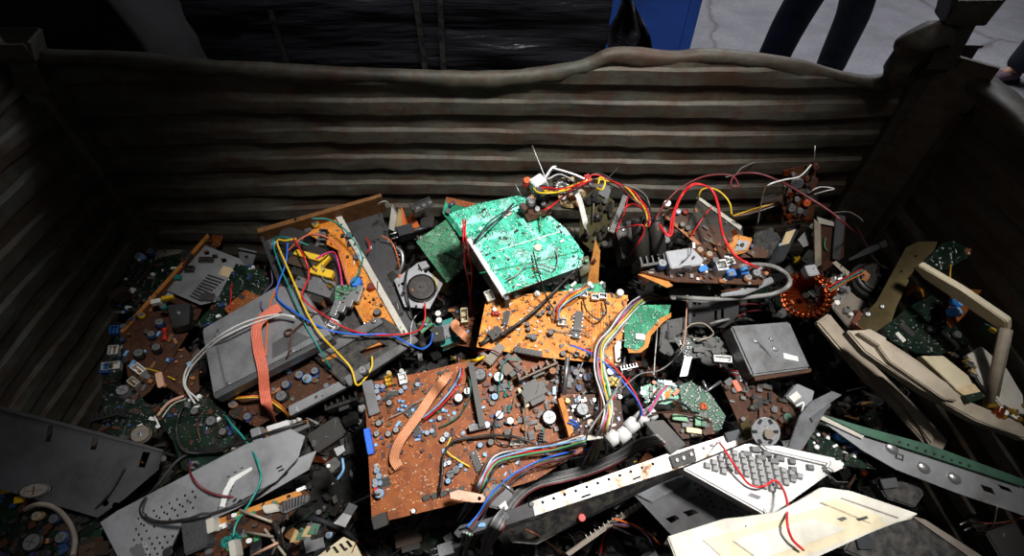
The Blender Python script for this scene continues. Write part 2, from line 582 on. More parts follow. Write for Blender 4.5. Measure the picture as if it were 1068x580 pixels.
class T:
    """one thing: an Empty with its own frame; parts are laid out in that frame"""

    def __init__(s, name, label, cat, u, v, n=(0, -.25, 1), dz=0, x=None, group=None, drop=False, z=None, p3=None):
        if p3:
            A, B, C = [at(*q) for q in p3]
            n = (B - A).cross(C - A)
            n = n if n.dot(CAM - A) > 0 else -n
            nn = n.normalized()
            dd = ray(u, v)
            z = (CAM + dd * ((A - CAM).dot(nn) / dd.dot(nn))).z
        if drop:
            bpy.context.view_layer.update()
            h = hit(u, v)
            z0 = (h.z if h else Zs(u, v)) + dz
        else:
            z0 = (Zs(u, v) if z is None else z) + dz
        s.o = at(u, v, z0)
        s.n = Vector(n).normalized()
        d = ray(u, v)
        s.k = (z0 - CAMH) / d.z / F
        if x is not None:
            ex = s.onplane(*x) - s.o
        else:
            ex = Vector((1, 0, 0))
        ex = ex - s.n * ex.dot(s.n)
        s.ex = ex.normalized()
        s.ey = s.n.cross(s.ex)
        s.M = Matrix((s.ex, s.ey, s.n)).transposed().to_4x4()
        s.M.translation = s.o
        s.root = bpy.data.objects.new(name, None)
        s.root.empty_display_size = .02
        COL.objects.link(s.root)
        s.root.matrix_world = s.M
        tag(s.root, label, cat, group)
        s.rng = random.Random(int(u * 31 + v * 17))

    def onplane(s, u, v, h=0):
        d = ray(u, v)
        o = s.o + s.n * h
        dn = d.dot(s.n)
        return CAM + d * ((o - CAM).dot(s.n) / dn)

    def L(s, u, v, h=0):
        p = s.onplane(u, v, h) - s.o
        return Vector((p.dot(s.ex), p.dot(s.ey), h))

    def polymesh(s, P, h0, h1, bev=0, seg=2):
        bm = bmesh.new()
        P = [(p[0], p[1]) for p in P]
        A = sum(P[i][0] * P[(i + 1) % len(P)][1] - P[(i + 1) % len(P)][0] * P[i][1] for i in range(len(P)))
        if A < 0:
            P = P[::-1]
        lo = [bm.verts.new((x, y, h0)) for x, y in P]
        hi = [bm.verts.new((x, y, h1)) for x, y in P]
        bm.faces.new(lo[::-1])
        f = bm.faces.new(hi)
        for i in range(len(P)):
            j = (i + 1) % len(P)
            bm.faces.new((lo[i], lo[j], hi[j], hi[i])).material_index = 1
        if bev:
            bmesh.ops.bevel(bm, geom=list(f.edges) + [e for e in bm.edges if (e.verts[0].co.z > h1 - 1e-6) != (e.verts[1].co.z > h1 - 1e-6)], offset=bev, segments=seg, affect='EDGES', clamp_overlap=True)
        return bm

    def poly(s, part, px, m, h0=-.0016, h1=0, bev=0, par=None, cut=None, edge=None, ref=None):
        """plate or block whose face outline is px (at height h1, or ref)"""
        r = h1 if ref is None else ref
        P = [s.L(u, v, r) for u, v in px]
        bm = s.polymesh(P, h0, h1, bev)
        o = link(part, fin(bm, part), (m, edge or m), par or s.root)
        if cut:
            cb = bmesh.new()
            for c in cut:
                if len(c) == 3:
                    p = s.L(c[0], c[1], r)
                    bcyl(cb, (p.x, p.y, h0 - .003), c[2] * s.k, h1 - h0 + .006, 0, 8)
                else:
                    Q = [s.L(u, v, r) for u, v in c]
                    t = s.polymesh(Q, h0 - .003, h1 + .003)
                    tm = bpy.data.meshes.new('t')
                    t.to_mesh(tm)
                    t.free()
                    cb.from_mesh(tm)
                    bpy.data.meshes.remove(tm)
            boolean_cut(o, fin(cb, 'cut'))
        return o

    def comp(s, kind, u, v, w, l, h, mats, rot=0, h0=0, par=None, part=None, lie=None, label=None):
        """library part at pixel u,v; sizes in pixel units of this thing's distance"""
        if isinstance(mats, str):
            mats = (mats,)
        me = libmesh(kind, tuple(mats))
        names = {'cap': 'capacitor', 'ic': 'chip', 'res': 'resistor', 'conn': 'connector', 'trafo': 'transformer', 'sink': 'heat_sink', 'toroid': 'coil', 'box': 'block', 'disc': 'disc', 'key': 'key', 'screw': 'screw'}
        o = link(part or names.get(kind, kind), me, (), par or s.root)
        p = s.L(u, v, h0)
        m = Matrix.Translation(p) @ Matrix.Rotation(R(rot), 4, 'Z')
        if lie is not None:
            m = m @ Matrix.Translation((0, 0, w * s.k * .5)) @ Matrix.Rotation(R(lie), 4, 'Y')
        m = m @ Matrix.Diagonal((w * s.k, l * s.k, h * s.k, 1))
        o.matrix_basis = m
        if label:
            o['label'] = label
        return o

    def caps(s, rows, mats=('dark_blue', 'steel', 'charcoal'), h0=0):
        for r in rows:
            u, v, d = r[:3]
            hh = r[3] if len(r) > 3 else d * 1.2
            s.comp('cap', u, v, d, d, hh, r[4] if len(r) > 4 else mats, s.rng.uniform(0, 90), h0)

    def scatter(s, px, n, mats, smin=2, smax=5, h=4, part='small_components', h0=0, seed=0):
        """the many tiny components of a board, too small to pick apart"""
        rng = random.Random(seed + n)
        P = [s.L(u, v, h0) for u, v in px]
        xs = [p.x for p in P]
        ys = [p.y for p in P]
        Q = [(p.x, p.y) for p in P]
        bm = bmesh.new()
        k = s.k
        c = 0
        while c < n:
            x, y = rng.uniform(min(xs), max(xs)), rng.uniform(min(ys), max(ys))
            c += 1
            if not inpoly(x, y, Q):
                continue
            mi = rng.randrange(len(mats))
            t = rng.random()
            w = rng.uniform(smin, smax) * k
            rz = rng.choice((0, 0, R(90), R(45)))
            if t < .4:
                bcyl(bm, (x, y, h0), w * .4, rng.uniform(.4, 1) * h * k, mi, 7)
            elif t < .75:
                bbox(bm, (x, y, h0 + w * .25), (w * 1.3, w * .5, w * .5), rz, mi)
            else:
                bbox(bm, (x, y, h0 + h * k * .25), (w, w * .7, h * k * .5), rz, mi)
        o = link(part, fin(bm, part), mats, s.root)
        o['kind'] = 'stuff'
        return o

    def solder(s, px, n, r=.9, m='solder', seed=3, h0=0, par=None):
        rng = random.Random(seed + n)
        P = [s.L(u, v, h0) for u, v in px]
        xs = [p.x for p in P]
        ys = [p.y for p in P]
        Q = [(p.x, p.y) for p in P]
        bm = bmesh.new()
        for c in range(n):
            x, y = rng.uniform(min(xs), max(xs)), rng.uniform(min(ys), max(ys))
            if rng.random() < .5:
                x = round(x / (7 * s.k)) * 7 * s.k
            if not inpoly(x, y, Q):
                continue
            rr = r * s.k * rng.uniform(.5, 1.3)
            bcyl(bm, (x, y, h0), rr, rr * .8, 0, 6, r2=rr * .35)
        o = link('solder_joints', fin(bm, 'solder'), (m,), par or s.root)
        o['kind'] = 'stuff'

    def rod(s, part, px, m, r=.7, hs=None, par=None, sides=6, sub=6):
        """bar or lead through pixels at heights hs above the thing's plane"""
        hs = hs or [0] * len(px)
        P = [s.L(u, v, h) for (u, v), h in zip(px, hs)]
        bm = bmesh.new()
        tube(bm, spline(P, sub) if len(P) > 2 else P, r * s.k, sides)
        return link(part, fin(bm, part), (m,), par or s.root)


def _wrod(s, part, pts, m, r, sides=4):
    Mi = s.M.inverted()
    P = [Mi @ at(*q) for q in pts]
    bm = bmesh.new()
    tube(bm, spline(P, 4) if len(P) > 2 else P, r, sides)
    return link(part, fin(bm, part), (m,), s.root)


T.wrod = _wrod


def _wquad(s, part, pts, m, thick=.003, par=None):
    """sheet through given points, with thickness"""
    Mi = s.M.inverted()
    P = [Mi @ p for p in pts]
    n = (P[1] - P[0]).cross(P[-1] - P[0]).normalized() * thick
    bm = bmesh.new()
    A = [bm.verts.new(p) for p in P]
    B = [bm.verts.new(p + n) for p in P]
    bm.faces.new(A)
    bm.faces.new(B[::-1])
    for i in range(len(P)):
        j = (i + 1) % len(P)
        bm.faces.new((A[i], B[i], B[j], A[j]))
    return link(part, fin(bm, part), (m,), par or s.root)


T.wquad = _wquad


def wirepts(px, lift=.006):
    P = []
    last = None
    for q in px:
        u, v = q[:2]
        dz = q[2] if len(q) > 2 else 0
        p = hit(u, v)
        z = p.z if (p is not None and p.y < 1.06 and p.z < 1.05) else (last if last is not None else Zs(u, v))
        last = z
        P.append([u, v, z + lift + dz])
    for _ in range(4):  # a wire bridges gaps instead of diving into them
        for i in range(1, len(P) - 1):
            P[i][2] = max(P[i][2], .5 * (P[i - 1][2] + P[i + 1][2]) - .010)
    return [at(*q) for q in P]


def wire(label, px, m, r=.0017, lift=.006, name='wire', cat='wire', group=None):
    bm = bmesh.new()
    tube(bm, spline(wirepts(px, lift), 6), r, 6)
    o = link(name, fin(bm, name), (m,))
    return tag(o, label, cat, group)


def bundle(name, label, px, mats, r=.0016, gap=2.0, lift=.008, cat='cable', wob=.25, joined=False, upv=(0, -.5, 1), ends=None):
    root = None
    P = spline(wirepts(px, lift), 6)
    n = len(mats)
    up = Vector(upv).normalized()
    sides = []
    for i in range(len(P)):
        t = (P[min(i + 1, len(P) - 1)] - P[max(i - 1, 0)]).normalized()
        a = t.cross(up)
        sides.append(a.normalized() if a.length > 1e-5 else Vector((1, 0, 0)))
    rng = random.Random(len(px) * 7 + n + int(px[0][0]))
    if not joined:
        root = bpy.data.objects.new(name, None)
        root.empty_display_size = .02
        root.location = P[0]
        COL.objects.link(root)
        tag(root, label, cat)
    B = bmesh.new()
    uniq = list(dict.fromkeys(mats))
    for j, m in enumerate(mats):
        ph, fr = rng.uniform(0, 6), rng.uniform(.15, .4)
        off = (j - (n - 1) / 2) * r * gap
        pts = []
        for i, p in enumerate(P):
            w = wob * r * 4 * math.sin(ph + fr * i)
            q = p + sides[i] * (off + (w if not joined else 0)) + up * (0 if joined else abs(w) * .8 + (j % 2) * r)
            pts.append(q - (P[0] if not joined else Vector()))
        if joined:
            tube(B, pts, r, 5, uniq.index(m))
        else:
            b = bmesh.new()
            tube(b, pts, r, 5)
            link('wire', fin(b, 'wire'), (m,), root)
    if joined:
        o = link(name, fin(B, name), uniq)
        return tag(o, label, cat)
    B.free()
    return root


def refresh():
    bpy.context.view_layer.update()
    DG[0] = bpy.context.evaluated_depsgraph_get()


FITTED = set()


def keep_inside(skip=('scrap_container', 'wrapped_pallet', 'blue_bin', 'person', 'covered_crate', 'covered_load', 'floor', 'camera', 'scrap_bed')):
    """nudge things that would poke through the container panels inward and up onto the heap"""
    bpy.context.view_layer.update()
    for r in [o for o in COL.objects if o.parent is None and o.name not in FITTED]:
        FITTED.add(r.name)
        if r.name.split('.')[0] in skip or r.type not in ('EMPTY', 'MESH'):
            continue
        P = [o.matrix_world @ v.co for o in [r] + list(r.children_recursive) if o.type == 'MESH' for v in o.data.vertices]
        if not P:
            continue
        c = sum(P, Vector()) / len(P)
        d = (CAM - c).normalized()
        m = 0
        for lim, over, dv in ((1.075, max(p.y for p in P), -d.y), (XR - .02, max(p.x for p in P), -d.x), (-(XL + .025), -min(p.x for p in P), d.x)):
            if over > lim and dv > .15:
                m = max(m, (over - lim) / dv)
        if m:
            r.matrix_world = Matrix.Translation(d * min(m, .15)) @ r.matrix_world


# ------------------------------------------------------------------ the hall floor
bm = bmesh.new()
bmesh.ops.create_grid(bm, x_segments=1, y_segments=1, size=9, matrix=Matrix.Translation((0, 3, 0)))
tag(link('floor', fin(bm, 'floor'), ('concrete',)), 'grey concrete hall floor with fine cracks', None, kind='structure')

# ------------------------------------------------------------------ the steel container
XL, XR, YB, YF = -1.085, 1.005, 1.1, -.22
cont = bpy.data.objects.new('scrap_container', None)
COL.objects.link(cont)
tag(cont, 'dented corrugated steel container holding the electronic scrap', 'container')
RIM = [(20, 50), (45, 55), (120, 57), (200, 64), (280, 69), (350, 73), (430, 76), (510, 78), (570, 73), (612, 64), (640, 53), (700, 57), (740, 54), (800, 60), (850, 70), (905, 82), (940, 74), (962, 52), (975, 40)]
RP = [atY(u, v, YB) for u, v in RIM]


def rimz(x):
    if x <= RP[0].x:
        return RP[0].z
    for a, b in zip(RP[:-1], RP[1:]):
        if a.x <= x <= b.x:
            t = (x - a.x) / (b.x - a.x)
            t = t * t * (3 - 2 * t)
            return a.z + (b.z - a.z) * t
    return RP[-1].z


def ribs(z):
    """corrugation depth at height z (0 recessed .. 1 proud)"""
    t = ((1.086 - z) / .0805) % 1.0
    if t < .42:
        return 0
    if t < .52:
        return (t - .42) / .10
    if t < .93:
        return 1
    return 1 - (t - .93) / .07


def corr_panel(part, a, b, inward, top, nx=90, amp=.009, dent=.026, seed=0):
    bm = bmesh.new()
    zs = [0.06]
    z = 1.086 - 13 * .0805
    while z < 1.25:
        for f in (0, .035, .07, .12, .28, .48, .50, .58, .75, .9):
            zs.append(z + f * .0805)
        z += .0805
    zs = sorted(x for x in set(zs) if .06 <= x)
    grid = []
    for i in range(nx + 1):
        p = a.lerp(b, i / nx)
        tz = top(i / nx, p)
        col = []
        for zz in zs:
            q = min(zz, tz)
            w = .013 * noise.noise(Vector((p.x * 3 + seed, p.y * 3, zz * 1.5))) + .004 * noise.noise(Vector((p.x * 9 + seed, p.y * 9, 5)))
            d = dent * noise.noise(Vector((p.x * 2.2 + seed, p.y * 2.2, zz * 2.5))) + .004 * noise.noise(Vector((p.x * 13, p.y * 13, zz * 13)))
            off = amp * ribs(zz + w) + d
            col.append(bm.verts.new((p.x + inward.x * off, p.y + inward.y * off, q)))
        grid.append(col)
    for A, B in zip(grid[:-1], grid[1:]):
        for k in range(len(zs) - 1):
            if A[k + 1].co.z - A[k].co.z > 1e-6 or B[k + 1].co.z - B[k].co.z > 1e-6:
                bm.faces.new((A[k], B[k], B[k + 1], A[k + 1]))
    bmesh.ops.remove_doubles(bm, verts=bm.verts[:], dist=1e-6)
    o = link(part, fin(bm, part), ('wall',), cont)
    md = o.modifiers.new('t', 'SOLIDIFY')
    md.thickness = .004
    md.offset = 0
    return o


corr_panel('back_panel', Vector((XL, YB, 0)), Vector((XR, YB, 0)), Vector((0, -1, 0)), lambda t, p: rimz(p.x) - .012, 150)
ltop = lambda t, p: 1.13 - .05 * math.sin(t * 3.1) - .02 * t
rtop = lambda t, p: 1.085 + .02 * math.sin(t * 7 + 1) - .0 * t
corr_panel('left_panel', Vector((XL, YB, 0)), Vector((XL, YF, 0)), Vector((1, 0, 0)), ltop, 70, seed=4)
corr_panel('right_panel', Vector((XR, YB, 0)), Vector((XR, YF, 0)), Vector((-1, 0, 0)), rtop, 70, seed=9)
corr_panel('front_panel', Vector((XL, YF, 0)), Vector((XR, YF, 0)), Vector((0, 1, 0)), lambda t, p: 1.0, 50, seed=13)


def rim_rail(part, P, inward, hgt=.027, dep=.017):
    """folded, dented flange along the top edge"""
    S = spline(P, 6)
    prof = [(0, -.5), (.55, -.62), (.9, -.3), (1, .1), (.75, .48), (.2, .6), (-.5, .55), (-.75, .1), (-.7, -.5)]
    bm = bmesh.new()
    rings = []
    for i, p in enumerate(S):
        c = 1 + .6 * noise.noise(p * 6) + .4 * noise.noise(p * 21)
        t = .35 * noise.noise(p * 5 + Vector((7, 0, 0)))
        ring = []
        for a, b in prof:
            x, y = a * dep, (b - .35) * hgt * c
            x, y = x * math.cos(t) - y * math.sin(t), x * math.sin(t) + y * math.cos(t)
            w = .003 * noise.noise(p * 30 + Vector((a * 3, b * 3, 0)))
            ring.append(bm.verts.new(p + inward * (x + w) + Vector((0, 0, y))))
        rings.append(ring)
    for A, B in zip(rings[:-1], rings[1:]):
        for k in range(len(prof)):
            f = bm.faces.new((A[k], A[(k + 1) % len(prof)], B[(k + 1) % len(prof)], B[k]))
            f.smooth = True
    bm.faces.new(rings[0])
    bm.faces.new(rings[-1])
    return link(part, fin(bm, part), ('wall',), cont)


rim_rail('rim_rail', RP, Vector((0, -1, 0)))
rim_rail('rim_rail', [Vector((XL, YB - .06 - i * .12, ltop((.06 + i * .12) / 1.32, None) + .012)) for i in range(11)], Vector((1, 0, 0)))
rim_rail('rim_rail', [Vector((XR + .015, YB - .05 - i * .12, rtop((.05 + i * .12) / 1.32, None) + .02)) for i in range(11)], Vector((-1, 0, 0)), .024, .05)
rim_rail('rim_rail', [Vector((XL + i * .196, YF, 1.0)) for i in range(11)], Vector((0, 1, 0)))
for (x, y) in ((XL, YB), (XR, YB), (XL, YF), (XR, YF)):
    sx, sy = (1 if x < 0 else -1), (1 if y < .5 else -1)
    bm = bmesh.new()
    top = (1.105 if x < 0 else 1.165) if y > .5 else 1.1
    w = .05 if x < 0 else .095
    bbox(bm, (x + sx * w, y + sy * .012, top / 2), (.030, .022, top))
    bbox(bm, (x + sx * w * .5, y + sy * w * .45, top / 2), (.010, w * 1.25, top), R(45) * sx * sy)
    bbox(bm, (x + sx * .012, y + sy * w * .9, .53), (.022, .030, 1.06))
    o = link('corner_post', fin(bm, 'corner_post'), ('wall',), cont)
    bm = bmesh.new()  # stacking foot: stub, flared cup and plate
    bbox(bm, (0, 0, .025), (.06, .06, .10))
    bbox(bm, (0, 0, .072), (.085, .085, .008))
    for q in range(4):
        M = Matrix.Rotation(q * math.pi / 2, 4, 'Z') @ Matrix.Translation((.046, 0, .095)) @ Matrix.Rotation(R(16), 4, 'Y')
        bbox(bm, (0, 0, 0), (.007, .09, .05), 0, 0, M)
    f = link('stacking_foot', fin(bm, 'stacking_foot'), ('wall',), o)
    f.location = (x + sx * (.028 if x < 0 else .086), y + sy * .015, top)
    f.rotation_euler = (0.0, .10 * sx, .25 * sx)
    f.scale = (.8,) * 3 if x < 0 else (.8, .8, 1)
bm = bmesh.new()
bbox(bm, ((XL + XR) / 2, (YB + YF) / 2, .05), (XR - XL, YB - YF, .04))
link('base_plate', fin(bm, 'base_plate'), ('wall',), cont)
# torn end of the back flange, crumpled against the right post
bm = bmesh.new()
P = [atY(u, v, y) for u, v, y in ((935, 78, 1.09), (948, 60, 1.07), (958, 45, 1.06), (972, 36, 1.06), (985, 42, 1.08), (984, 62, 1.09))]
tube(bm, spline(P, 5), .028, 8)
for v in bm.verts:
    v.co += Vector((noise.noise(v.co * 25), noise.noise(v.co * 25 + Vector((3, 3, 3))), noise.noise(v.co * 22 + Vector((9, 1, 5))))) * .02
link('crumpled_flange', fin(bm, 'crumpled_flange'), ('wall',), cont)

# ------------------------------------------------------------------ behind the container
# pallet load wrapped in black stretch film
def wrapped():
    root = bpy.data.objects.new('wrapped_pallet', None)
    COL.objects.link(root)
    root.location = (-.31, 1.78, 0)
    tag(root, 'pallet load wrapped in creased glossy black stretch film', 'pallet')
    bm = bmesh.new()
    nx, nz = 130, 60
    def face(a, b, inw, seed):
        g = []
        for i in range(nx + 1):
            p = a.lerp(b, i / nx)
            col = []
            for k in range(nz + 1):
                z = .14 + 1.26 * k / nz
                q = Vector((p.x * 1.6 + seed, p.y * 1.6, z * 16 + p.x * 1.5))
                d = .032 * noise.noise(q) + .015 * noise.noise(Vector((p.x * 4 + p.y * 4, z * 45 + p.x * 4, seed))) + .02 * noise.noise(Vector((p.x * 3, p.y * 3, z * 2)))
                col.append(bm.verts.new(p + inw * d + Vector((0, 0, z))))
            g.append(col)
        for A, B in zip(g[:-1], g[1:]):
            for k in range(nz):
                bm.faces.new((A[k], B[k], B[k + 1], A[k + 1])).smooth = True
    x0, x1, y0, y1 = -.51, .56, -.42, .42
    c = [Vector((x0, y0, 0)), Vector((x1, y0, 0)), Vector((x1, y1, 0)), Vector((x0, y1, 0))]
    face(c[0], c[1], Vector((0, -1, 0)), 1)
    face(c[1], c[2], Vector((1, 0, 0)), 2)
    face(c[2], c[3], Vector((0, 1, 0)), 3)
    face(c[3], c[0], Vector((-1, 0, 0)), 4)
    bbox(bm, (-.02, 0, 1.39), (1.14, .82, .03))
    link('stretch_film', fin(bm, 'stretch_film'), ('film',), root)
    for x, a in ((-.30, .03), (.075, 0), (.115, .05)):
        bm = bmesh.new()
        bbox(bm, (x, y0 - .022, .78), (.014, .006, 1.24), 0, 0, Matrix.Translation((x, 0, .8)) @ Matrix.Rotation(a, 4, 'Y') @ Matrix.Translation((-x, 0, -.8)))
        link('strap', fin(bm, 'strap'), ('charcoal',), root)
    for x in (-.5, 0, .5):
        bm = bmesh.new()
        bbox(bm, (x, 0, .07), (.12, .84, .1))
        link('pallet_bearer', fin(bm, 'pallet_bearer'), ('edge_brown',), root)
    # loose flap of film hanging at the right corner
    bm = bmesh.new()
    g = []
    for i in range(14):
        col = []
        for k in range(14):
            x, z = .57 + i * .0085, .8 + k * .034
            col.append(bm.verts.new((x + .012 * math.sin(k * 1.3), -.40 + .03 * math.sin(i * .9 + k * .5) + .02 * noise.noise(Vector((i * .4, k * .6, 0))), z - .012 * i)))
        g.append(col)
    for A, B in zip(g[:-1], g[1:]):
        for k in range(13):
            bm.faces.new((A[k], B[k], B[k + 1], A[k + 1])).smooth = True
    o = link('film_flap', fin(bm, 'film_flap'), ('film',), root)
    o.modifiers.new('t', 'SOLIDIFY').thickness = .002


wrapped()
# covered loads standing in the dark on the left
def covered(name, label, cat, loc, size, seed):
    root = bpy.data.objects.new(name, None)
    COL.objects.link(root)
    root.location = loc
    tag(root, label, cat)
    w, dp, h = size
    bm = bmesh.new()
    bmesh.ops.create_cube(bm, size=1, matrix=Matrix.Translation((0, 0, .5)))
    bmesh.ops.subdivide_edges(bm, edges=bm.edges[:], cuts=24, use_grid_fill=True)
    for v in bm.verts:
        z = v.co.z
        f = 1 + .05 * (1 - z)
        v.co = Vector((v.co.x * w * f, v.co.y * dp * f, .12 + z * (h - .12)))
        q = v.co * 3 + Vector((seed, 0, 0))
        v.co += Vector((noise.noise(q * 1.5), noise.noise(q * 1.5 + Vector((5, 5, 5))), .4 * noise.noise(q))) * .05
    for f in bm.faces:
        f.smooth = True
    link('tarpaulin', fin(bm, 'tarpaulin'), ('black_matte',), root)
    for x in (-.4, 0, .4):
        bm = bmesh.new()
        bbox(bm, (x * w, 0, .06), (.1, dp, .12))
        link('bearer', fin(bm, 'bearer'), ('edge_brown',), root)


covered('covered_crate', 'black covered crate behind the left end of the container', 'crate', (-1.93, 2.35, 0), (1.05, .9, 1.08), 1)
covered('covered_load', 'dark tarpaulin covered load in the far left background', 'load', (-3.1, 4.9, 0), (3.0, 1.1, 1.5), 7)
# blue sheet steel bin
b = bpy.data.objects.new('blue_bin', None)
COL.objects.link(b)
b.location = (.53, 2.62, 0)
tag(b, 'blue painted steel bin behind the container beside the wrapped pallet', 'bin')
for nm, c, s in (('side_wall', (0, -.34, .5), (.5, .02, 1.0)), ('side_wall', (0, .34, .5), (.5, .02, 1.0)), ('side_wall', (-.24, 0, .5), (.02, .66, 1.0)), ('side_wall', (.24, 0, .5), (.02, .66, 1.0)),
                 ('bottom', (0, 0, .06), (.46, .66, .02)), ('corner_edge', (.235, -.345, .5), (.045, .03, 1.0)), ('corner_edge', (-.235, -.345, .5), (.045, .03, 1.0)), ('rim', (0, -.35, .99), (.52, .035, .04)), ('rim', (0, .35, .99), (.52, .035, .04))):
    bm = bmesh.new()
    bbox(bm, c, s)
    link(nm, fin(bm, nm), ('blue_paint',), b)


def skin(name, V, E, m, parent, root=0, sub=2):
    me = bpy.data.meshes.new(name)
    me.from_pydata([v[:3] for v in V], E, [])
    o = bpy.data.objects.new(name, me)
    COL.objects.link(o)
    sk = o.modifiers.new('s', 'SKIN')
    sv = me.skin_vertices[0].data
    for i, v in enumerate(V):
        sv[i].radius = (v[3], v[4] if len(v) > 4 else v[3])
    sv[root].use_root = True
    ss = o.modifiers.new('u', 'SUBSURF')
    ss.levels = ss.render_levels = sub
    bpy.context.view_layer.update()
    ev = bpy.data.meshes.new_from_object(o.evaluated_get(bpy.context.evaluated_depsgraph_get()))
    bpy.data.objects.remove(o)
    for p in ev.polygons:
        p.use_smooth = True
    ev.materials.clear()
    return link(name, ev, (m,), parent)


def person(label, x, y, rz, stance=.0, dx=.15):
    r = bpy.data.objects.new('person', None)
    COL.objects.link(r)
    r.location = (x, y, 0)
    r.rotation_euler = (0, 0, rz)
    tag(r, label, 'person')
    s = stance
    # body: pelvis, spine, neck, head, arms with hands, legs and feet
    V = [(0, 0, .95, .13, .10), (0, .01, 1.15, .13, .09), (0, 0, 1.38, .15, .09), (0, 0, 1.5, .055), (0, -.01, 1.58, .075, .085), (0, -.015, 1.67, .08, .095), (0, 0, 1.75, .05, .06)]
    E = [(0, 1), (1, 2), (2, 3), (3, 4), (4, 5), (5, 6)]
    for sg in (-1, 1):
        i = len(V)
        V += [(sg * .19, 0, 1.42, .05), (sg * .25, .02, 1.16, .04), (sg * .27, -.06, .92, .03), (sg * .275, -.09, .84, .03, .018)]
        E += [(2, i), (i, i + 1), (i + 1, i + 2), (i + 2, i + 3)]
        for q, (fx, l) in enumerate(((-.022, .07), (-.008, .085), (.008, .08), (.022, .065))):
            j = len(V)
            V += [(sg * (.275 + fx * .6), -.105 + fx, .80, .009), (sg * (.27 + fx * .6), -.105 + fx, .80 - l * .5, .008), (sg * (.262 + fx * .6), -.095 + fx, .80 - l, .007)]
            E += [(i + 3, j), (j, j + 1), (j + 1, j + 2)]
        j = len(V)
        V += [(sg * .25, -.12, .84, .010), (sg * .245, -.14, .80, .008)]
        E += [(i + 3, j), (j, j + 1)]
        k = len(V)
        fy = s * sg
        V += [(sg * .09, 0, .88, .085), (sg * (.06 + dx * .3), fy * .5, .48, .055), (sg * (.05 + dx * .4), fy, .10, .038), (sg * (.05 + dx * .4), fy - .1, .045, .035, .03)]
        E += [(0, k), (k, k + 1), (k + 1, k + 2), (k + 2, k + 3)]
    skin('body', V, E, 'skin', r)
    # trousers and jacket
    V = [(0, 0, 1.0, .165, .125), (0, 0, .93, .165, .13)]
    E = [(0, 1)]
    for sg in (-1, 1):
        k = len(V)
        fy = s * sg
        V += [(sg * .10, 0, .84, .105), (sg * (.06 + dx * .3), fy * .5 - .01, .48, .098), (sg * (.055 + dx * .36), fy * .8, .26, .092), (sg * (.05 + dx * .4), fy, .06, .088)]
        E += [(1, k), (k, k + 1), (k + 1, k + 2), (k + 2, k + 3)]
    skin('trousers', V, E, 'denim', r, 1)
    V = [(0, 0, .98, .17, .125), (0, .01, 1.18, .165, .12), (0, 0, 1.38, .18, .115), (0, 0, 1.46, .08)]
    E = [(0, 1), (1, 2), (2, 3)]
    for sg in (-1, 1):
        i = len(V)
        V += [(sg * .2, 0, 1.42, .07), (sg * .25, .02, 1.16, .058), (sg * .27, -.06, .92, .045)]
        E += [(2, i), (i, i + 1), (i + 1, i + 2)]
    skin('jacket', V, E, 'jacket', r)
    skin('hair', [(0, .02, 1.70, .085, .09), (0, .015, 1.755, .075, .08)], [(0, 1)], 'hair', r)
    for sg in (-1, 1):
        fy = s * sg
        X = sg * (.05 + dx * .4)
        o = skin('shoe', [(X, fy + .05, .045, .045, .042), (X, fy - .03, .05, .045, .045), (X, fy - .12, .04, .048, .034), (X, fy - .19, .03, .034, .022)], [(0, 1), (1, 2), (2, 3)], 'shoe', r)
        bm = bmesh.new()
        bbox(bm, (X, fy - .06, .008), (.095, .27, .016))
        bmesh.ops.bevel(bm, geom=[e for e in bm.edges if abs(e.verts[0].co.z - e.verts[1].co.z) > .01], offset=.035, segments=3, affect='EDGES')
        link('sole', fin(bm, 'sole'), ('black',), o)
    for sg in (-1, 1):  # face: eyes, ears
        bm = bmesh.new()
        bmesh.ops.create_uvsphere(bm, u_segments=8, v_segments=6, radius=.012, matrix=Matrix.Translation((sg * .032, -.098, 1.665)))
        link('eye', fin(bm, 'eye'), ('white',), r)
        bm = bmesh.new()
        bmesh.ops.create_uvsphere(bm, u_segments=8, v_segments=6, radius=.03, matrix=Matrix.Translation((sg * .085, 0, 1.655)) @ Matrix.Diagonal((.3, .6, 1, 1)))
        link('ear', fin(bm, 'ear'), ('skin',), r)
    bm = bmesh.new()
    bmesh.ops.create_cone(bm, segments=8, radius1=.017, radius2=.006, depth=.05, matrix=Matrix.Translation((0, -.108, 1.64)) @ Matrix.Rotation(R(18), 4, 'X'))
    link('nose', fin(bm, 'nose'), ('skin',), r)
    return r


pl = atY(843, 62, 3.1)
person('person in dark blue trousers standing behind the container, only the legs in view', pl.x - .03, 3.1, R(14), .05, .58)
ps = at(1050, 88, .02)
person('person at the right edge of the picture, only a dark shoe in view', ps.x + .20, ps.y + .0, R(-82), .11, .12)

# ------------------------------------------------------------------ deep scrap under everything (nobody could count it)
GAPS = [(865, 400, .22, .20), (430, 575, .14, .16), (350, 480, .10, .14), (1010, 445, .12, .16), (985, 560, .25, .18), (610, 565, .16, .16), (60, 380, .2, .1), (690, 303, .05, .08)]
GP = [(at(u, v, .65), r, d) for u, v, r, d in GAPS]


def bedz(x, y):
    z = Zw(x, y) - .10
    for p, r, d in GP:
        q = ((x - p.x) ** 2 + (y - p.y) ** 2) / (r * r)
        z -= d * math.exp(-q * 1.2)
    return max(.12, z)


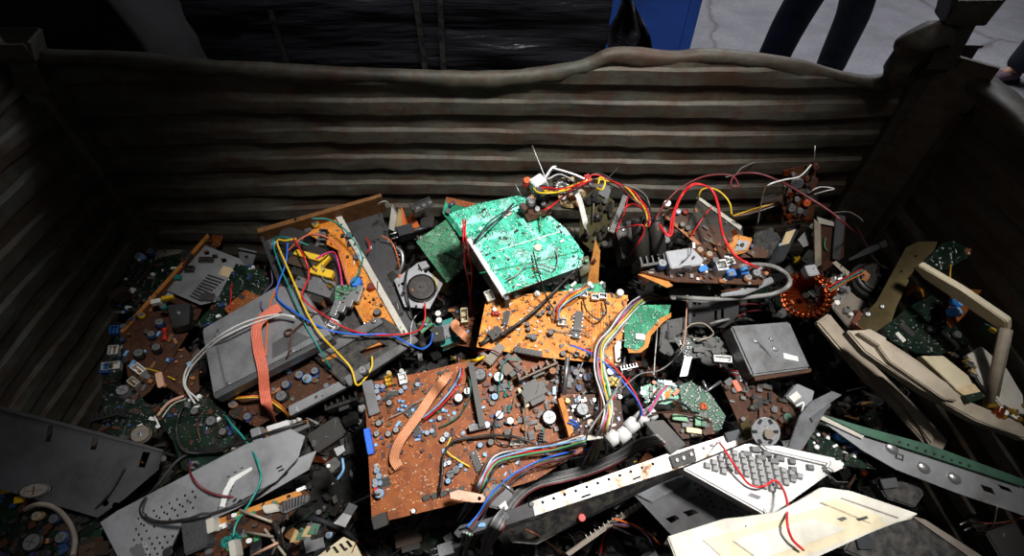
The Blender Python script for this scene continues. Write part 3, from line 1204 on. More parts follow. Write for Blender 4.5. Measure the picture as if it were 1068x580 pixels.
def make_bed():
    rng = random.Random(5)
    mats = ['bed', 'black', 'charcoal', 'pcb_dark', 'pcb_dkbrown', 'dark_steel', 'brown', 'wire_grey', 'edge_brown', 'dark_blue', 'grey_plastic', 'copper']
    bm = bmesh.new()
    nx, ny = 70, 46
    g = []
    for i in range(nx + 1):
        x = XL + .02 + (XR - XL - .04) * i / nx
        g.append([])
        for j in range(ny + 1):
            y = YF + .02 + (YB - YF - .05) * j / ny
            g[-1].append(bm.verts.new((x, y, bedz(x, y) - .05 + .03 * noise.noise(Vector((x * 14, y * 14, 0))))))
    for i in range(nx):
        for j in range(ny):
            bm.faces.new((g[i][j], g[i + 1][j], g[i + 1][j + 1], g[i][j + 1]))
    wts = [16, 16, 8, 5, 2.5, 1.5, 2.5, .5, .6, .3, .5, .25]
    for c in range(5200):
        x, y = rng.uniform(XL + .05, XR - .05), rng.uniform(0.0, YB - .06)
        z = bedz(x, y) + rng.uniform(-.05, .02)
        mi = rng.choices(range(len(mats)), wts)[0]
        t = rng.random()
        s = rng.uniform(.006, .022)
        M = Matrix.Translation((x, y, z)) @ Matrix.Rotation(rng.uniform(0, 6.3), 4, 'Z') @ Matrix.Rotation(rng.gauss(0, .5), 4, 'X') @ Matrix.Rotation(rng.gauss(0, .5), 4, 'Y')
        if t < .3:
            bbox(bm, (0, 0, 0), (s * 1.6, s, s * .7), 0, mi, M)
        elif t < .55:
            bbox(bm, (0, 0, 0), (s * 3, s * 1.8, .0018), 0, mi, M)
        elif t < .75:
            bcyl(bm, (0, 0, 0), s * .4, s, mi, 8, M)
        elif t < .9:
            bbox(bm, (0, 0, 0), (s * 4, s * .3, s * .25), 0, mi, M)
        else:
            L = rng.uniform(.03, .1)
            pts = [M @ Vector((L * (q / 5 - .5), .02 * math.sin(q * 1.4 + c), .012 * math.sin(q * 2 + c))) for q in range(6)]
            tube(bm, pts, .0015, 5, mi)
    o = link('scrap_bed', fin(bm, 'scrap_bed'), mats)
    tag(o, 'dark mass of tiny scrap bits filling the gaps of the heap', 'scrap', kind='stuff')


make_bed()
TINY = ('black', 'charcoal', 'dark_blue', 'steel', 'brown', 'white')
TINYB = ('black', 'brown', 'kraft', 'charcoal', 'grey_plastic', 'edge_brown', 'dark_blue', 'black', 'brown', 'light_blue')
BLU = ('light_blue', 'panel_grey', 'charcoal')
BLK = ('black', 'grey_plastic', 'charcoal')
WHT = ('charcoal', 'white', 'red')
NAV = ('dark_blue', 'steel', 'charcoal')

# ================================================================== left group
t = T('circuit_board', 'brown circuit board leaning on edge under the slotted steel cover', 'circuit board', 150, 335, (.35, -.1, 1), .0, x=(213, 250))
BO = [(213, 250), (128, 345), (133, 372), (141, 416), (158, 402), (178, 372), (205, 330), (228, 275)]
t.poly('board', BO, 'pcb_dkbrown', edge='edge_orange')
t.poly('board_edge', [(213, 250), (128, 345), (131, 347), (215, 253)], 'edge_orange', -.001, .004)
t.scatter(BO, 120, TINYB, 3, 7, 7)
t.caps([(150, 332, 6, 6, ('yellow', 'steel', 'brown')), (168, 341, 8, 10), (160, 352, 7, 9, NAV), (148, 370, 9, 9, BLK), (165, 365, 8, 10, BLK), (186, 338, 10, 8, ('red', 'brown', 'charcoal'))])
t.comp('res', 172, 350, 16, 6, 6, ('red', 'brown'), 30)
t.comp('conn', 148, 385, 11, 7, 9, ('white', 'brass'), 70)
t.comp('conn', 143, 397, 9, 6, 8, ('off_white', 'brass'), 70)
t.comp('cap', 136, 410, 10, 10, 20, ('grey_plastic', 'steel', 'charcoal'))

t = T('steel_cover', 'slotted steel cover plate with three square holes and a beige sticker', 'cover', 210, 290, (.15, -.25, 1), .035, x=(245, 300))
K = t.poly('plate', [(214, 256), (250, 270), (258, 281), (245, 299), (233, 313), (209, 318), (174, 303)], 'panel_grey', -.0022, 0,
       cut=[[(212, 262), (217, 261), (219, 265), (214, 266)], [(221, 266), (226, 265), (228, 269), (223, 270)], [(230, 270), (235, 269), (237, 273), (232, 274)]])
t.poly('sticker', [(233, 277), (246, 281), (241, 290), (227, 286)], 'beige_sticker', 0, .0006, par=K)
for i in range(9):
    a = Vector((217 - 2.3 * i, 286 + 2.7 * i))
    t.poly('louvre', [(a.x, a.y), (a.x + 17 - i * .6, a.y + 5.5), (a.x + 16 - i * .6, a.y + 7), (a.x - 1, a.y + 1.4)], 'dark_steel', 0, .0028, par=K)
t.comp('ic', 216, 272, 14, 7, 4, ('black', 'steel'), 18)
t.comp('ic', 217, 311, 13, 10, 4, ('charcoal', 'steel'), 15)
t.comp('conn', 199, 282, 8, 6, 5, ('black', 'steel'), 20)
t.comp('box', 187, 291, 6, 5, 5, 'teal', 20, part='jack')

t = T('circuit_board', 'dark green card with black slots and a white-labelled chip by the left post', 'circuit board', 150, 300, (.2, -.2, 1), -.01, x=(170, 300))
GB = [(138, 276), (186, 266), (184, 292), (158, 322), (122, 326), (128, 302)]
t.poly('board', GB, 'pcb_dark', edge='fr_green')
t.comp('conn', 145, 289, 26, 5, 6, ('black', 'steel'), 70, part='slot')
t.comp('conn', 152, 289, 26, 5, 6, ('black', 'steel'), 70, part='slot')
ch = t.comp('ic', 138, 305, 15, 10, 4, ('black', 'steel'), 65)
t.comp('box', 138, 304, 8, 5, 1, 'sticker', 65, h0=4 * t.k, part='label_patch')
t.scatter(GB, 90, TINY, 2, 5, 4)
t.solder(GB, 90)
for lb, u, v, m in (('small blue capacitor cluster end beside the left corner post', 150, 271, BLU), ('small dark blue capacitor right of the other near the left corner post', 162, 266, NAV)):
    q = T('loose_capacitor', lb, 'capacitor', u, v, (0, -.3, 1), .01)
    q.comp('cap', u, v, 8, 8, 9, m, 0, part='can')
    q.rod('lead', [(u, v + 4), (u - 3, v + 10)], 'steel', .5, [0, -.005])
q = T('loose_capacitor', 'large brown-grey capacitor lying against the back panel on the left', 'capacitor', 180, 271, (0, -.3, 1), .01)
q.comp('cap', 172, 271, 15, 15, 24, ('beige_dark', 'steel', 'charcoal'), 0, lie=90, part='can')
q.rod('lead', [(172, 272), (166, 274)], 'steel', .6, [.01, .006])

t = T('connector_board', 'narrow dark board with blue and white sockets along the left of the heap', 'circuit board', 118, 370, (.3, -.2, 1), .01, x=(112, 410))
CB = [(124, 335), (136, 345), (124, 410), (110, 425), (106, 400)]
t.poly('board', CB, 'pcb_dark', edge='fr_green')
for u, v, w, l, h, m in ((122, 347, 9, 8, 9, 'blue'), (112, 387, 9, 7, 9, 'blue')):
    t.comp('conn', u, v, w, l, h, (m, 'steel'), 0, part='socket')
for u, v, w, l, h in ((121, 368, 10, 9, 9), (118, 384, 8, 16, 8)):
    t.comp('conn', u, v, w, l, h, ('white', 'brass'), 0, part='socket')
t.scatter(CB, 40, TINY, 2, 5, 4)

t = T('tuner_box', 'dull grey metal tuner box under the leaning brown board', 'module', 185, 330, (.2, -.2, 1), .02, x=(200, 332))
t.poly('case', [(174, 318), (198, 316), (197, 338), (180, 342)], 'dark_steel', -.03, 0, .002)
t.comp('screw', 186, 326, 5, 5, 3, ('steel', 'charcoal'))
t.comp('cap', 172, 322, 6, 6, 7, ('teal', 'steel', 'charcoal'))
t.comp('box', 176, 312, 11, 4, 5, 'yellow', 25, part='terminal')
t.comp('box', 164, 316, 9, 5, 5, 'white', 25, part='terminal')

t = T('circuit_board', 'dark green soldered board behind the silver drive on the left', 'circuit board', 262, 300, (0, -.35, 1), .005, x=(290, 290))
GB = [(246, 275), (282, 283), (300, 300), (230, 345), (202, 340), (225, 315)]
t.poly('board', GB, 'pcb_dark', edge='fr_green')
t.solder(GB, 240, 1.0)
t.scatter(GB, 50, TINY, 3, 7, 6)
t = T('board_scrap', 'bare orange board scrap lying on the dark green soldered board', 'circuit board', 252, 312, (.1, -.3, 1), .012, x=(270, 302))
t.poly('board', [(234, 322), (256, 302), (272, 310), (240, 330)], 'pcb_brown', edge='edge_orange')
t.solder([(234, 322), (256, 302), (272, 310), (240, 330)], 20)
t = T('steel_bracket', 'small light steel bracket between slotted cover and chassis', 'bracket', 258, 268, (.1, -.5, 1), .0, x=(266, 268))
t.poly('plate', [(249, 258), (268, 262), (262, 281), (250, 278)], 'grey_card', -.002, 0, cut=[(257, 268, 2)])
t.poly('flange', [(249, 258), (268, 262), (268, 264), (249, 260)], 'grey_card', -.002, .012)
t = T('board_scrap', 'small brown board corner sticking up behind the slotted cover', 'circuit board', 226, 248, (.1, -.9, .5), .02, x=(232, 246))
t.poly('board', [(222, 245), (233, 247), (228, 258), (219, 255)], 'pcb_brown', edge='edge_brown')
t.solder([(222, 245), (233, 247), (228, 258), (219, 255)], 12)

t = T('circuit_board', 'brown board with small screw hole left of the silver drive', 'circuit board', 190, 385, (.2, -.3, 1), .01, x=(205, 400))
BB = [(186, 366), (192, 362), (206, 378), (208, 408), (196, 416), (164, 398)]
t.poly('board', BB, 'pcb_dkbrown', edge='edge_brown', cut=[(183, 376, 2)])
t.scatter(BB, 25, TINYB, 3, 6, 5)
t.comp('box', 168, 397, 16, 6, 4, 'pinkish_foil', -25, part='label_strip')

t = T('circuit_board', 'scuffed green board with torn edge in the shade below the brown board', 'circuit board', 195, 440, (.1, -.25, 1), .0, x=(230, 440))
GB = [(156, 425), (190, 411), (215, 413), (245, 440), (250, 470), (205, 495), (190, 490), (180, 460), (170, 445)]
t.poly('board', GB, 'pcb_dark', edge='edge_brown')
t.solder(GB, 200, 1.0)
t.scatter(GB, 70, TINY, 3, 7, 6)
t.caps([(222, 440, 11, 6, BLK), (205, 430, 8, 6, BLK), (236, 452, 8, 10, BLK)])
bm = None
t.rod('jumper_strip', [(164, 434), (176, 420), (192, 413)], 'pinkish_foil', 1.6, [.004, .006, .004])
t.rod('jumper_strip', [(168, 437), (180, 422), (194, 416)], 'off_white', .8, [.004, .006, .004])
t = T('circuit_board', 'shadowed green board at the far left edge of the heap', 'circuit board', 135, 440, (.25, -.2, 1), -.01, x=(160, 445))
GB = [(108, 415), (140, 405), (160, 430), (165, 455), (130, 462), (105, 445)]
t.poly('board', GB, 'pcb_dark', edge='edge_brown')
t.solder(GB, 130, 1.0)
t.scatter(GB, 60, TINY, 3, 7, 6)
t.comp('motor', 150, 455, 18, 18, 14, ('beige_dark', 'steel'), part='drum')
t = T('hook', 'small white plastic hook by the scuffed green board', 'hook', 165, 440, (0, -.3, 1), .01)
t.rod('stem', [(161, 434), (166, 444)], 'white', .9, [.003, .003])
t.comp('disc', 166, 445, 4, 4, 3, 'white', part='foot')

# silver drive and frames
t = T('disc_drive', 'large silver disc drive with pressed groove lying on the left', 'drive', 260, 360, (.0, -.30, 1), .045, x=(330, 328))
TOP = [(210, 343), (290, 297), (318, 304), (345, 350), (222, 412)]
K = t.poly('case', TOP, 'drive_grey', -.035, 0, .004)
t.poly('pressed_rib', [(222, 349), (225, 347), (237, 402), (234, 404)], 'steel', -.001, .0012, .001, par=K)
t.poly('scuffed_label', [(284, 358), (306, 345), (324, 352), (284, 374)], 'mid_steel', -.001, .0008, par=K)
t.poly('side_lip', [(222, 411), (345, 349), (347, 353), (225, 416)], 'mid_steel', -.035, -.004, ref=-.004)
for u, v in ((228, 345), (238, 400), (305, 366)):
    t.comp('screw', u, v, 4, 4, 2, ('steel', 'charcoal'))

t = T('drive_tray', 'open grey drive frame holding a brown board below the silver drive', 'frame', 335, 405, (.05, -.35, 1), .0, x=(385, 378))
FR = [(238, 432), (268, 446), (302, 424), (386, 384), (398, 368), (352, 358), (250, 405)]
t.poly('board', FR, 'pcb_dkbrown', edge='edge_brown')
t.poly('frame_rail', [(300, 424), (388, 380), (392, 388), (302, 434)], 'drive_grey', -.012, .008, .002)
t.poly('frame_rail', [(388, 380), (400, 366), (404, 372), (392, 388)], 'drive_grey', -.012, .008, .002)
t.scatter(FR, 60, TINYB, 3, 7, 6)
t.caps([(314, 392, 9, 7), (330, 388, 8, 7), (322, 396, 9, 8, BLU), (300, 402, 9, 7, NAV), (296, 414, 12, 8, BLK), (260, 435, 8, 6), (245, 422, 9, 6, ('kraft', 'steel', 'brown'))])
for u, v in ((344, 382), (352, 378), (248, 430)):
    t.comp('ic', u, v, 12, 6, 4, ('black', 'steel'), 27)

t = T('connector', 'white ribbon connector with grey clamp and silver terminals under the salmon ribbon', 'connector', 290, 448, (.0, -.45, 1), .075, x=(320, 438))
t.poly('housing', [(277, 445), (300, 438), (303, 449), (281, 456)], 'white_plastic', -.02, 0, .0015)
t.poly('board', [(262, 452), (320, 438), (322, 443), (268, 460)], 'edge_orange', -.024, -.02, ref=-.02)
t.poly('clamp', [(260, 448), (270, 445), (274, 461), (264, 464)], 'panel_grey', -.02, .004, .002)
t.poly('terminal_plate', [(296, 448), (318, 440), (324, 444), (302, 455)], 'steel', -.018, -.012, .001, ref=-.012)
for u, v in ((308, 440), (313, 438), (304, 452), (309, 455)):
    t.comp('cap', u, v, 4, 4, 7, ('white', 'steel', 'white'), h0=-.012, part='terminal')

# orange chassis with transformer
t = T('chassis', 'open metal chassis with orange circuit board and yellow transformer', 'chassis', 345, 280, (.05, -.35, 1), .03, x=(412, 345))
t.poly('base_plate', [(274, 243), (392, 212), (432, 345), (335, 372)], 'dark_steel', -.045, -.042, ref=-.042)
t.poly('back_sheet', [(272, 241), (395, 206), (396, 209), (274, 245)], 'edge_brown', -.045, .03, ref=.03)
t.poly('side_sheet', [(272, 241), (275, 240), (300, 300), (296, 303)], 'dark_steel', -.045, .012, ref=.012)
t.poly('board', [(322, 246), (350, 224), (418, 344), (388, 353), (366, 312), (352, 262)], 'pcb_orange', -.012, -.010, edge='edge_orange', ref=-.01)
t.poly('white_rail', [(347, 224), (352, 221), (422, 344), (416, 347)], 'off_white', -.018, -.002, .001, ref=-.002)
t.poly('lower_edge', [(335, 366), (417, 344), (418, 349), (337, 372)], 'edge_orange', -.03, -.012, ref=-.012)
for P in ([(272, 242), (284, 238), (296, 256), (285, 262)], [(313, 231), (322, 228), (330, 240), (320, 245)]):
    t.poly('tab', P, 'mid_steel', -.02, -.012, .001, ref=-.012)
tr = t.comp('trafo', 330, 282, 34, 34, 26, ('trafo_core', 'yellow', 'black'), 25, h0=-.04)
t.comp('box', 325, 270, 28, 6, 7, 'wire_yellow', 28, h0=.016, part='bobbin')
t.comp('box', 338, 286, 22, 8, 7, 'wire_yellow', 28, h0=.012, part='bobbin')
t.comp('box', 339, 276, 5, 16, 6, 'wire_yellow', 10, h0=.014, part='bobbin')
t.comp('trafo', 336, 304, 38, 30, 22, ('grey_plastic', 'kraft', 'black'), 25, h0=-.04)
t.comp('box', 313, 258, 26, 20, 22, 'dark_steel', 25, h0=-.04, part='can')
t.comp('box', 306, 276, 24, 22, 20, 'slate', 25, h0=-.04, part='can')
t.comp('sink', 338, 262, 30, 14, 20, ('grey_plastic', 'black'), -50, h0=-.04)
t.poly('daughter_board', [(350, 297), (372, 296), (366, 309), (349, 313)], 'pcb_mid', 0, .0016)
t.comp('cap', 372, 296, 11, 11, 8, ('wire_blue', 'blue', 'blue'), h0=-.01)
t.comp('cap', 347, 300, 7, 7, 9, ('brown', 'brass', 'black'), h0=-.005)
for u, v in ((360, 318), (367, 313), (374, 308), (352, 322)):
    t.comp('box', u, v, 6, 17, 9, 'steel', 30, h0=-.01, part='clip')
for u, v, w in ((346, 340, 10), (350, 337, 8)):
    t.comp('conn', u, v, w, 8, 9, ('white', 'steel'), 20, h0=-.02)
t.caps([(316, 252, 6, 7, ('red', 'steel', 'red')), (340, 250, 7, 8, BLK), (331, 238, 7, 6, ('yellow', 'steel', 'brown')), (365, 250, 7, 7, BLK), (372, 270, 6, 6, BLU), (392, 325, 7, 6, BLK), (386, 300, 7, 7, ('red', 'brown', 'red'))], h0=-.01)
t.scatter([(350, 230), (412, 342), (390, 350), (352, 262)], 70, TINYB, 2, 5, 4, h0=-.01)

t = T('plastic_tray', 'dark grey plastic tray frame below the orange chassis', 'tray', 385, 365, (.0, -.4, 1), .0, x=(430, 350))
t.poly('plate', [(322, 368), (398, 330), (436, 354), (360, 402)], 'charcoal', -.015, 0, .003, cut=[[(374, 367), (396, 356), (404, 361), (380, 372)]])
t.poly('rim', [(328, 366), (394, 330), (400, 336), (336, 374)], 'grey_plastic', -.01, .012, .002)
t.poly('rim', [(358, 394), (432, 350), (437, 355), (364, 403)], 'grey_plastic', -.01, .008, .002)
t.comp('screw', 390, 335, 6, 6, 4, ('steel', 'black'), h0=.012)
t.poly('inner_board', [(370, 366), (398, 353), (408, 362), (380, 376)], 'pcb_dkbrown', -.026, -.024, ref=-.024)

# clutter right of the chassis
t = T('metal_box', 'dusty dark grey box tucked behind the chassis corner', 'box', 388, 235, (.1, -.4, 1), .02, x=(404, 240))
t.poly('case', [(374, 226), (398, 228), (404, 238), (388, 248), (372, 240)], 'slate', -.03, 0, .002)
t.comp('screw', 380, 232, 4, 4, 3, ('steel', 'black'))
t.poly('strip', [(388, 248), (404, 238), (404, 240), (389, 250)], 'charcoal', -.02, .004)
t = T('motor_unit', 'black motor disc on a light grey plate beside the small green board', 'motor', 436, 300, (.1, -.3, 1), .02, x=(455, 292))
t.poly('plate', [(411, 292), (436, 274), (462, 296), (448, 322), (422, 320)], 'panel_grey', -.003, 0, cut=[(420, 296, 2), (444, 283, 2)])
t.comp('motor', 440, 302, 30, 30, 9, ('black', 'charcoal'), part='disc_motor')
t.poly('bent_tab', [(436, 274), (444, 272), (448, 278), (440, 281)], 'steel', 0, .012)
t = T('coil', 'round choke with grey clamp band beside the chassis white rail', 'coil', 406, 268, (.2, -.5, 1), .0)
t.comp('toroid', 406, 268, 30, 30, 26, ('dark_steel',), part='winding')
t.comp('disc', 406, 268, 13, 13, 6, 'black', part='core')
t.rod('clamp_band', [(408, 256), (418, 262), (420, 274), (415, 288)], 'steel', 2.2, [.02, .025, .022, .01])
t = T('motor', 'small dark cylinder motor lying left of the motor plate', 'motor', 412, 296, (.2, -.3, 1), -.015)
t.comp('cap', 408, 290, 13, 13, 20, ('charcoal', 'dark_steel', 'black'), -50, lie=80, part='can')
t.comp('disc', 414, 304, 6, 6, 6, 'steel', part='shaft')
t = T('flex_scrap', 'torn orange flex film sticking up by the back panel', 'film scrap', 426, 228, (.1, -.8, .6), .03, x=(436, 232))
t.poly('film', [(414, 238), (419, 216), (424, 228), (430, 222), (438, 238), (428, 240)], 'orange', -.001, 0)
t.poly('film', [(413, 236), (416, 218), (419, 220), (420, 238)], 'foil', .006, .007)
t = T('plastic_flap', 'pale pointed plastic flap standing left of the orange flex film', 'flap', 412, 230, (.2, -.9, .4), .03, x=(418, 240))
t.poly('flap', [(409, 214), (418, 232), (414, 242), (406, 238)], 'off_white', -.0015, 0)
t.rod('edge_bead', [(409, 214), (418, 232), (414, 242)], 'wire_grey', .7)
t = T('plug', 'dark grey plastic plug in front of the torn orange flex', 'plug', 428, 244, (.1, -.3, 1), .02)
t.comp('plug', 424, 246, 26, 14, 13, ('slate', 'steel'), 20, part='body')
t.comp('res', 440, 250, 12, 8, 8, ('charcoal', 'steel'), 20, part='grommet')

# ================================================================== green boards
t = T('circuit_board', 'small mid-green board, solder side up, left of the big green board', 'circuit board', 460, 260, (-.15, -.5, 1), .04, x=(480, 270))
GB = [(434, 252), (465, 229), (480, 252), (483, 280), (466, 295)]
t.poly('board', GB, 'pcb_mid', edge='fr_green')
t.solder(GB, 320, 1.2)
t.rod('lead', [(463, 264), (472, 268), (479, 272)], 'wire_black', .8, [.003, .006, .004])
t = T('circuit_board', 'brown and green board peeking out behind the two green boards', 'circuit board', 478, 222, (-.1, -.5, 1), .03, x=(495, 216))
t.poly('board', [(466, 206), (497, 213), (500, 240), (480, 246), (462, 222)], 'pcb_teal', edge='edge_brown')
t.poly('bare_strip', [(466, 206), (497, 213), (496, 218), (466, 212)], 'pcb_brown', 0, .0012)
t.solder([(466, 214), (497, 218), (500, 238), (482, 244), (464, 222)], 60)
t.comp('res', 472, 214, 8, 4, 4, ('dark_blue', 'steel'), 20)
t.comp('cap', 469, 222, 6, 6, 5, BLK)
t = T('circuit_board', 'large bright green board with printed tracks on top of a black case', 'circuit board', 545, 258, (.0, -.20, 1), .075, x=(608, 266))
GB = [(489, 250), (468, 223), (500, 212), (546, 203), (590, 238), (609, 264), (606, 278), (526, 307)]
t.poly('board', GB, 'pcb_green', -.002, 0, edge='white')
t.poly('white_edge', [(487, 250), (491, 249), (528, 305), (524, 309)], 'white', -.008, .0015, ref=0)
t.solder(GB, 800, .9)
t.scatter(GB, 260, ('black', 'black', 'white'), .8, 1.8, .8, part='pad_marks', seed=5)
t.poly('case_side', [(488, 252), (526, 308), (532, 306), (495, 250)], 'black', -.075, -.009, ref=-.009)
t.poly('case_front', [(526, 308), (604, 279), (600, 272), (528, 300)], 'black', -.05, -.03, ref=-.03)
t.poly('corner_clip', [(525, 308), (529, 306), (531, 312), (527, 313)], 'grey_plastic', -.06, -.012, ref=-.012)
for u, v in ((530, 223), (561, 259)):
    t.comp('disc', u, v, 8, 8, 3, 'off_white', part='wax_blob')
t.rod('jumper', [(517, 262), (556, 250), (588, 241)], 'white', .5, [.001, .001, .001])
t.rod('track_seam', [(500, 285), (545, 276), (604, 262)], 'pcb_teal', .8)
t.scatter(GB, 60, ('black', 'white', 'wire_green', 'charcoal'), 2, 4, 2)

t = T('tuner_module', 'small brown module board with white block standing on the big green board', 'module', 560, 222, (.05, -.30, 1), .010, x=(572, 218), drop=True)
t.poly('board', [(541, 214), (573, 206), (575, 222), (551, 230)], 'pcb_dkbrown', -.003, 0, edge='edge_orange')
t.comp('box', 560, 196, 15, 12, 14, 'white_plastic', 15, h0=.012, part='white_block')
t.comp('cap', 549, 196, 9, 9, 14, ('red', 'orange', 'red'), h0=.004)
t.comp('cap', 556, 200, 7, 7, 12, ('red', 'orange', 'red'), h0=.002)
t.comp('box', 565, 207, 14, 12, 16, 'charcoal', 15, part='can')
t.comp('cap', 553, 214, 11, 11, 10, ('grey_plastic', 'steel', 'charcoal'))
t.comp('box', 546, 220, 6, 9, 9, 'brown', 15, part='terminal')
t.caps([(560, 220, 5, 6, ('white', 'steel', 'white')), (566, 216, 6, 7, BLK)])
t.rod('antenna', [(555, 152), (568, 184), (572, 196)], 'steel', .75, [.05, .03, .02])
t.rod('pin', [(537, 192), (545, 206)], 'steel', .6, [.02, .004])
t.rod('green_lead', [(563, 222), (564, 236), (562, 250)], 'wire_green', .7, [.004, .004, -.02])
t = T('metal_cage', 'bright steel frame of bent strips above the green board', 'frame', 590, 205, (.0, -.4, 1), .08, x=(612, 200))
t.rod('strip', [(566, 190), (575, 176), (580, 174)], 'bright_steel', 2.4, [.03, .04, .04], sides=4)
t.rod('strip', [(574, 175), (595, 181), (611, 188), (618, 196)], 'steel', 2.2, [.04, .035, .03, .02], sides=4)
t.rod('strip', [(570, 188), (584, 182), (600, 190)], 'mid_steel', 1.8, [.03, .03, .02], sides=4)
t.poly('plate', [(576, 186), (596, 184), (612, 200), (606, 218), (586, 215)], 'foil', -.012, 0, .002)
t.comp('toroid', 586, 196, 18, 18, 12, ('steel',))
t.comp('cap', 596, 205, 12, 12, 10, ('kraft', 'beige', 'brown'))
t.comp('cap', 604, 214, 10, 10, 9, ('kraft', 'beige', 'brown'))
t.comp('box', 612, 190, 6, 8, 10, 'red', 10, part='terminal')
t.scatter([(578, 188), (600, 188), (610, 205), (590, 214)], 40, ('foil', 'beige', 'charcoal', 'steel'), 3, 7, 7)

t = T('circuit_board', 'dark olive board standing upright right of the big green board', 'circuit board', 625, 228, (-.25, -.85, .45), .05, x=(642, 225))
OB = [(606, 208), (622, 196), (641, 210), (636, 252), (618, 262), (604, 250)]
t.poly('board', OB, 'olive_board', edge='olive_board')
t.scatter(OB, 60, ('black', 'charcoal', 'steel', 'dark_steel', 'black'), 3, 8, 6)
t.rod('guide_pin', [(620, 200), (618, 232)], 'beige_dark', .9, [.006, .006])
t.poly('silver_tab', [(628, 192), (638, 196), (634, 208), (624, 202)], 'panel_grey', .002, .004)
t = T('board_scrap', 'torn pointed orange board flap hanging at the green board corner', 'circuit board', 620, 285, (-.3, -.8, .5), .03, x=(630, 290))
t.poly('board', [(621, 250), (626, 262), (624, 292), (630, 306), (612, 298), (616, 275)], 'torn_orange', edge='edge_orange')
t.comp('disc', 620, 272, 4, 4, 3, 'brown', part='stain')
t.solder([(621, 256), (625, 262), (623, 290), (615, 294), (617, 276)], 10)
t = T('terminal_block', 'olive terminal block with green lamp at the green board corner', 'terminal', 607, 280, (0, -.4, 1), .05)
t.poly('block', [(602, 270), (614, 266), (616, 282), (606, 288)], 'olive_board', -.03, 0, .002)
t.comp('cap', 611, 274, 4, 4, 6, ('green', 'green', 'green'), part='lamp')
t.comp('cap', 606, 278, 4, 4, 4, BLK, part='lamp')

# ================================================================== top centre right
t = T('metal_box', 'black square box under the red wire left of the heat sinks', 'box', 660, 248, (.0, -.4, 1), .03, x=(680, 250))
t.poly('case', [(641, 232), (672, 229), (684, 262), (650, 270)], 'charcoal', -.06, 0, .003)
t.poly('lid_lip', [(641, 232), (672, 229), (673, 232), (642, 235)], 'slate', 0, .003)
t.comp('screw', 650, 240, 4, 4, 3, ('steel', 'black'))
t = T('heat_sink', 'pair of black ribbed heat sinks in front of the black square box', 'heat sink', 680, 268, (.1, -.5, 1), .06)
for u, v in ((668, 268), (684, 266)):
    t.comp('cap', u, v + 6, 17, 17, 44, ('black', 'charcoal', 'black'), 105, lie=60, part='fin_core', h0=-.02)
t.comp('sink', 676, 282, 34, 18, 26, ('black', 'charcoal'), 10, h0=-.03, part='fins')
t = T('metal_can', 'grey folded metal can with pale front face beside the red wire', 'can', 688, 245, (.2, -.5, 1), .06, x=(700, 248))
t.poly('body', [(680, 232), (694, 236), (700, 252), (684, 256), (674, 246)], 'mid_steel', -.03, 0, .002)
t.poly('front_face', [(676, 240), (684, 232), (686, 246), (680, 252)], 'bright_steel', 0, .0012)

t = T('circuit_board', 'orange board seen edge-on carrying a grey box and blue capacitors', 'circuit board', 735, 288, (.0, -.25, 1), .06, x=(795, 296))
OB = [(668, 283), (690, 266), (740, 252), (800, 285), (795, 297), (706, 294)]
t.poly('board', OB, 'pcb_dkbrown', -.004, 0, edge='edge_orange')
t.poly('grey_box', [(694, 262), (722, 258), (734, 270), (732, 276), (700, 280)], 'panel_grey', 0, .035, .002, ref=.035)
t.poly('torn_corner', [(665, 286), (690, 286), (702, 298), (696, 300)], 'torn_orange', -.012, -.008, ref=-.008)
t.comp('ic', 716, 279, 8, 6, 2, ('black', 'black'), 0, h0=.03)
for u, v in ((759, 289), (772, 287)):
    t.comp('box', u, v, 9, 8, 11, 'blue', 15, part='film_capacitor')
t.comp('box', 732, 282, 10, 6, 5, 'blue', 30, part='film_capacitor')
t.comp('conn', 748, 283, 11, 12, 14, ('white', 'steel'), 15)
t.comp('conn', 757, 277, 12, 8, 9, ('white', 'charcoal'), 25)
t.comp('cap', 742, 278, 8, 8, 14, BLK)
t.comp('cap', 688, 280, 10, 10, 12, NAV)
t.caps([(778, 292, 8, 7, ('kraft', 'steel', 'brown')), (786, 288, 9, 8, ('charcoal', 'steel', 'black')), (728, 264, 7, 8, ('kraft', 'beige', 'brown')), (738, 268, 7, 7, ('kraft', 'beige', 'brown'))])
t.scatter(OB, 120, ('black', 'kraft', 'steel', 'white', 'brown', 'charcoal'), 3, 6, 5)
t = T('steel_bar', 'worn aluminium bar lying under the thick grey cable loop', 'bar', 780, 300, (0, -.3, 1), .055, x=(808, 292))
t.poly('bar', [(752, 306), (770, 302), (805, 288), (808, 294), (778, 307), (752, 309)], 'mid_steel', -.01, 0, .002)
t.rod('edge_wire', [(752, 304), (772, 301)], 'rust', .9, [.003, .003])
t = T('metal_plate', 'long black plate under the orange edge-on board', 'plate', 725, 305, (0, -.5, 1), .015, x=(760, 306))
t.poly('plate', [(696, 300), (752, 302), (756, 312), (735, 316), (700, 312)], 'charcoal', -.004, 0, .001)
t.poly('fin', [(742, 296), (752, 294), (752, 306), (746, 310)], 'black', 0, .01)

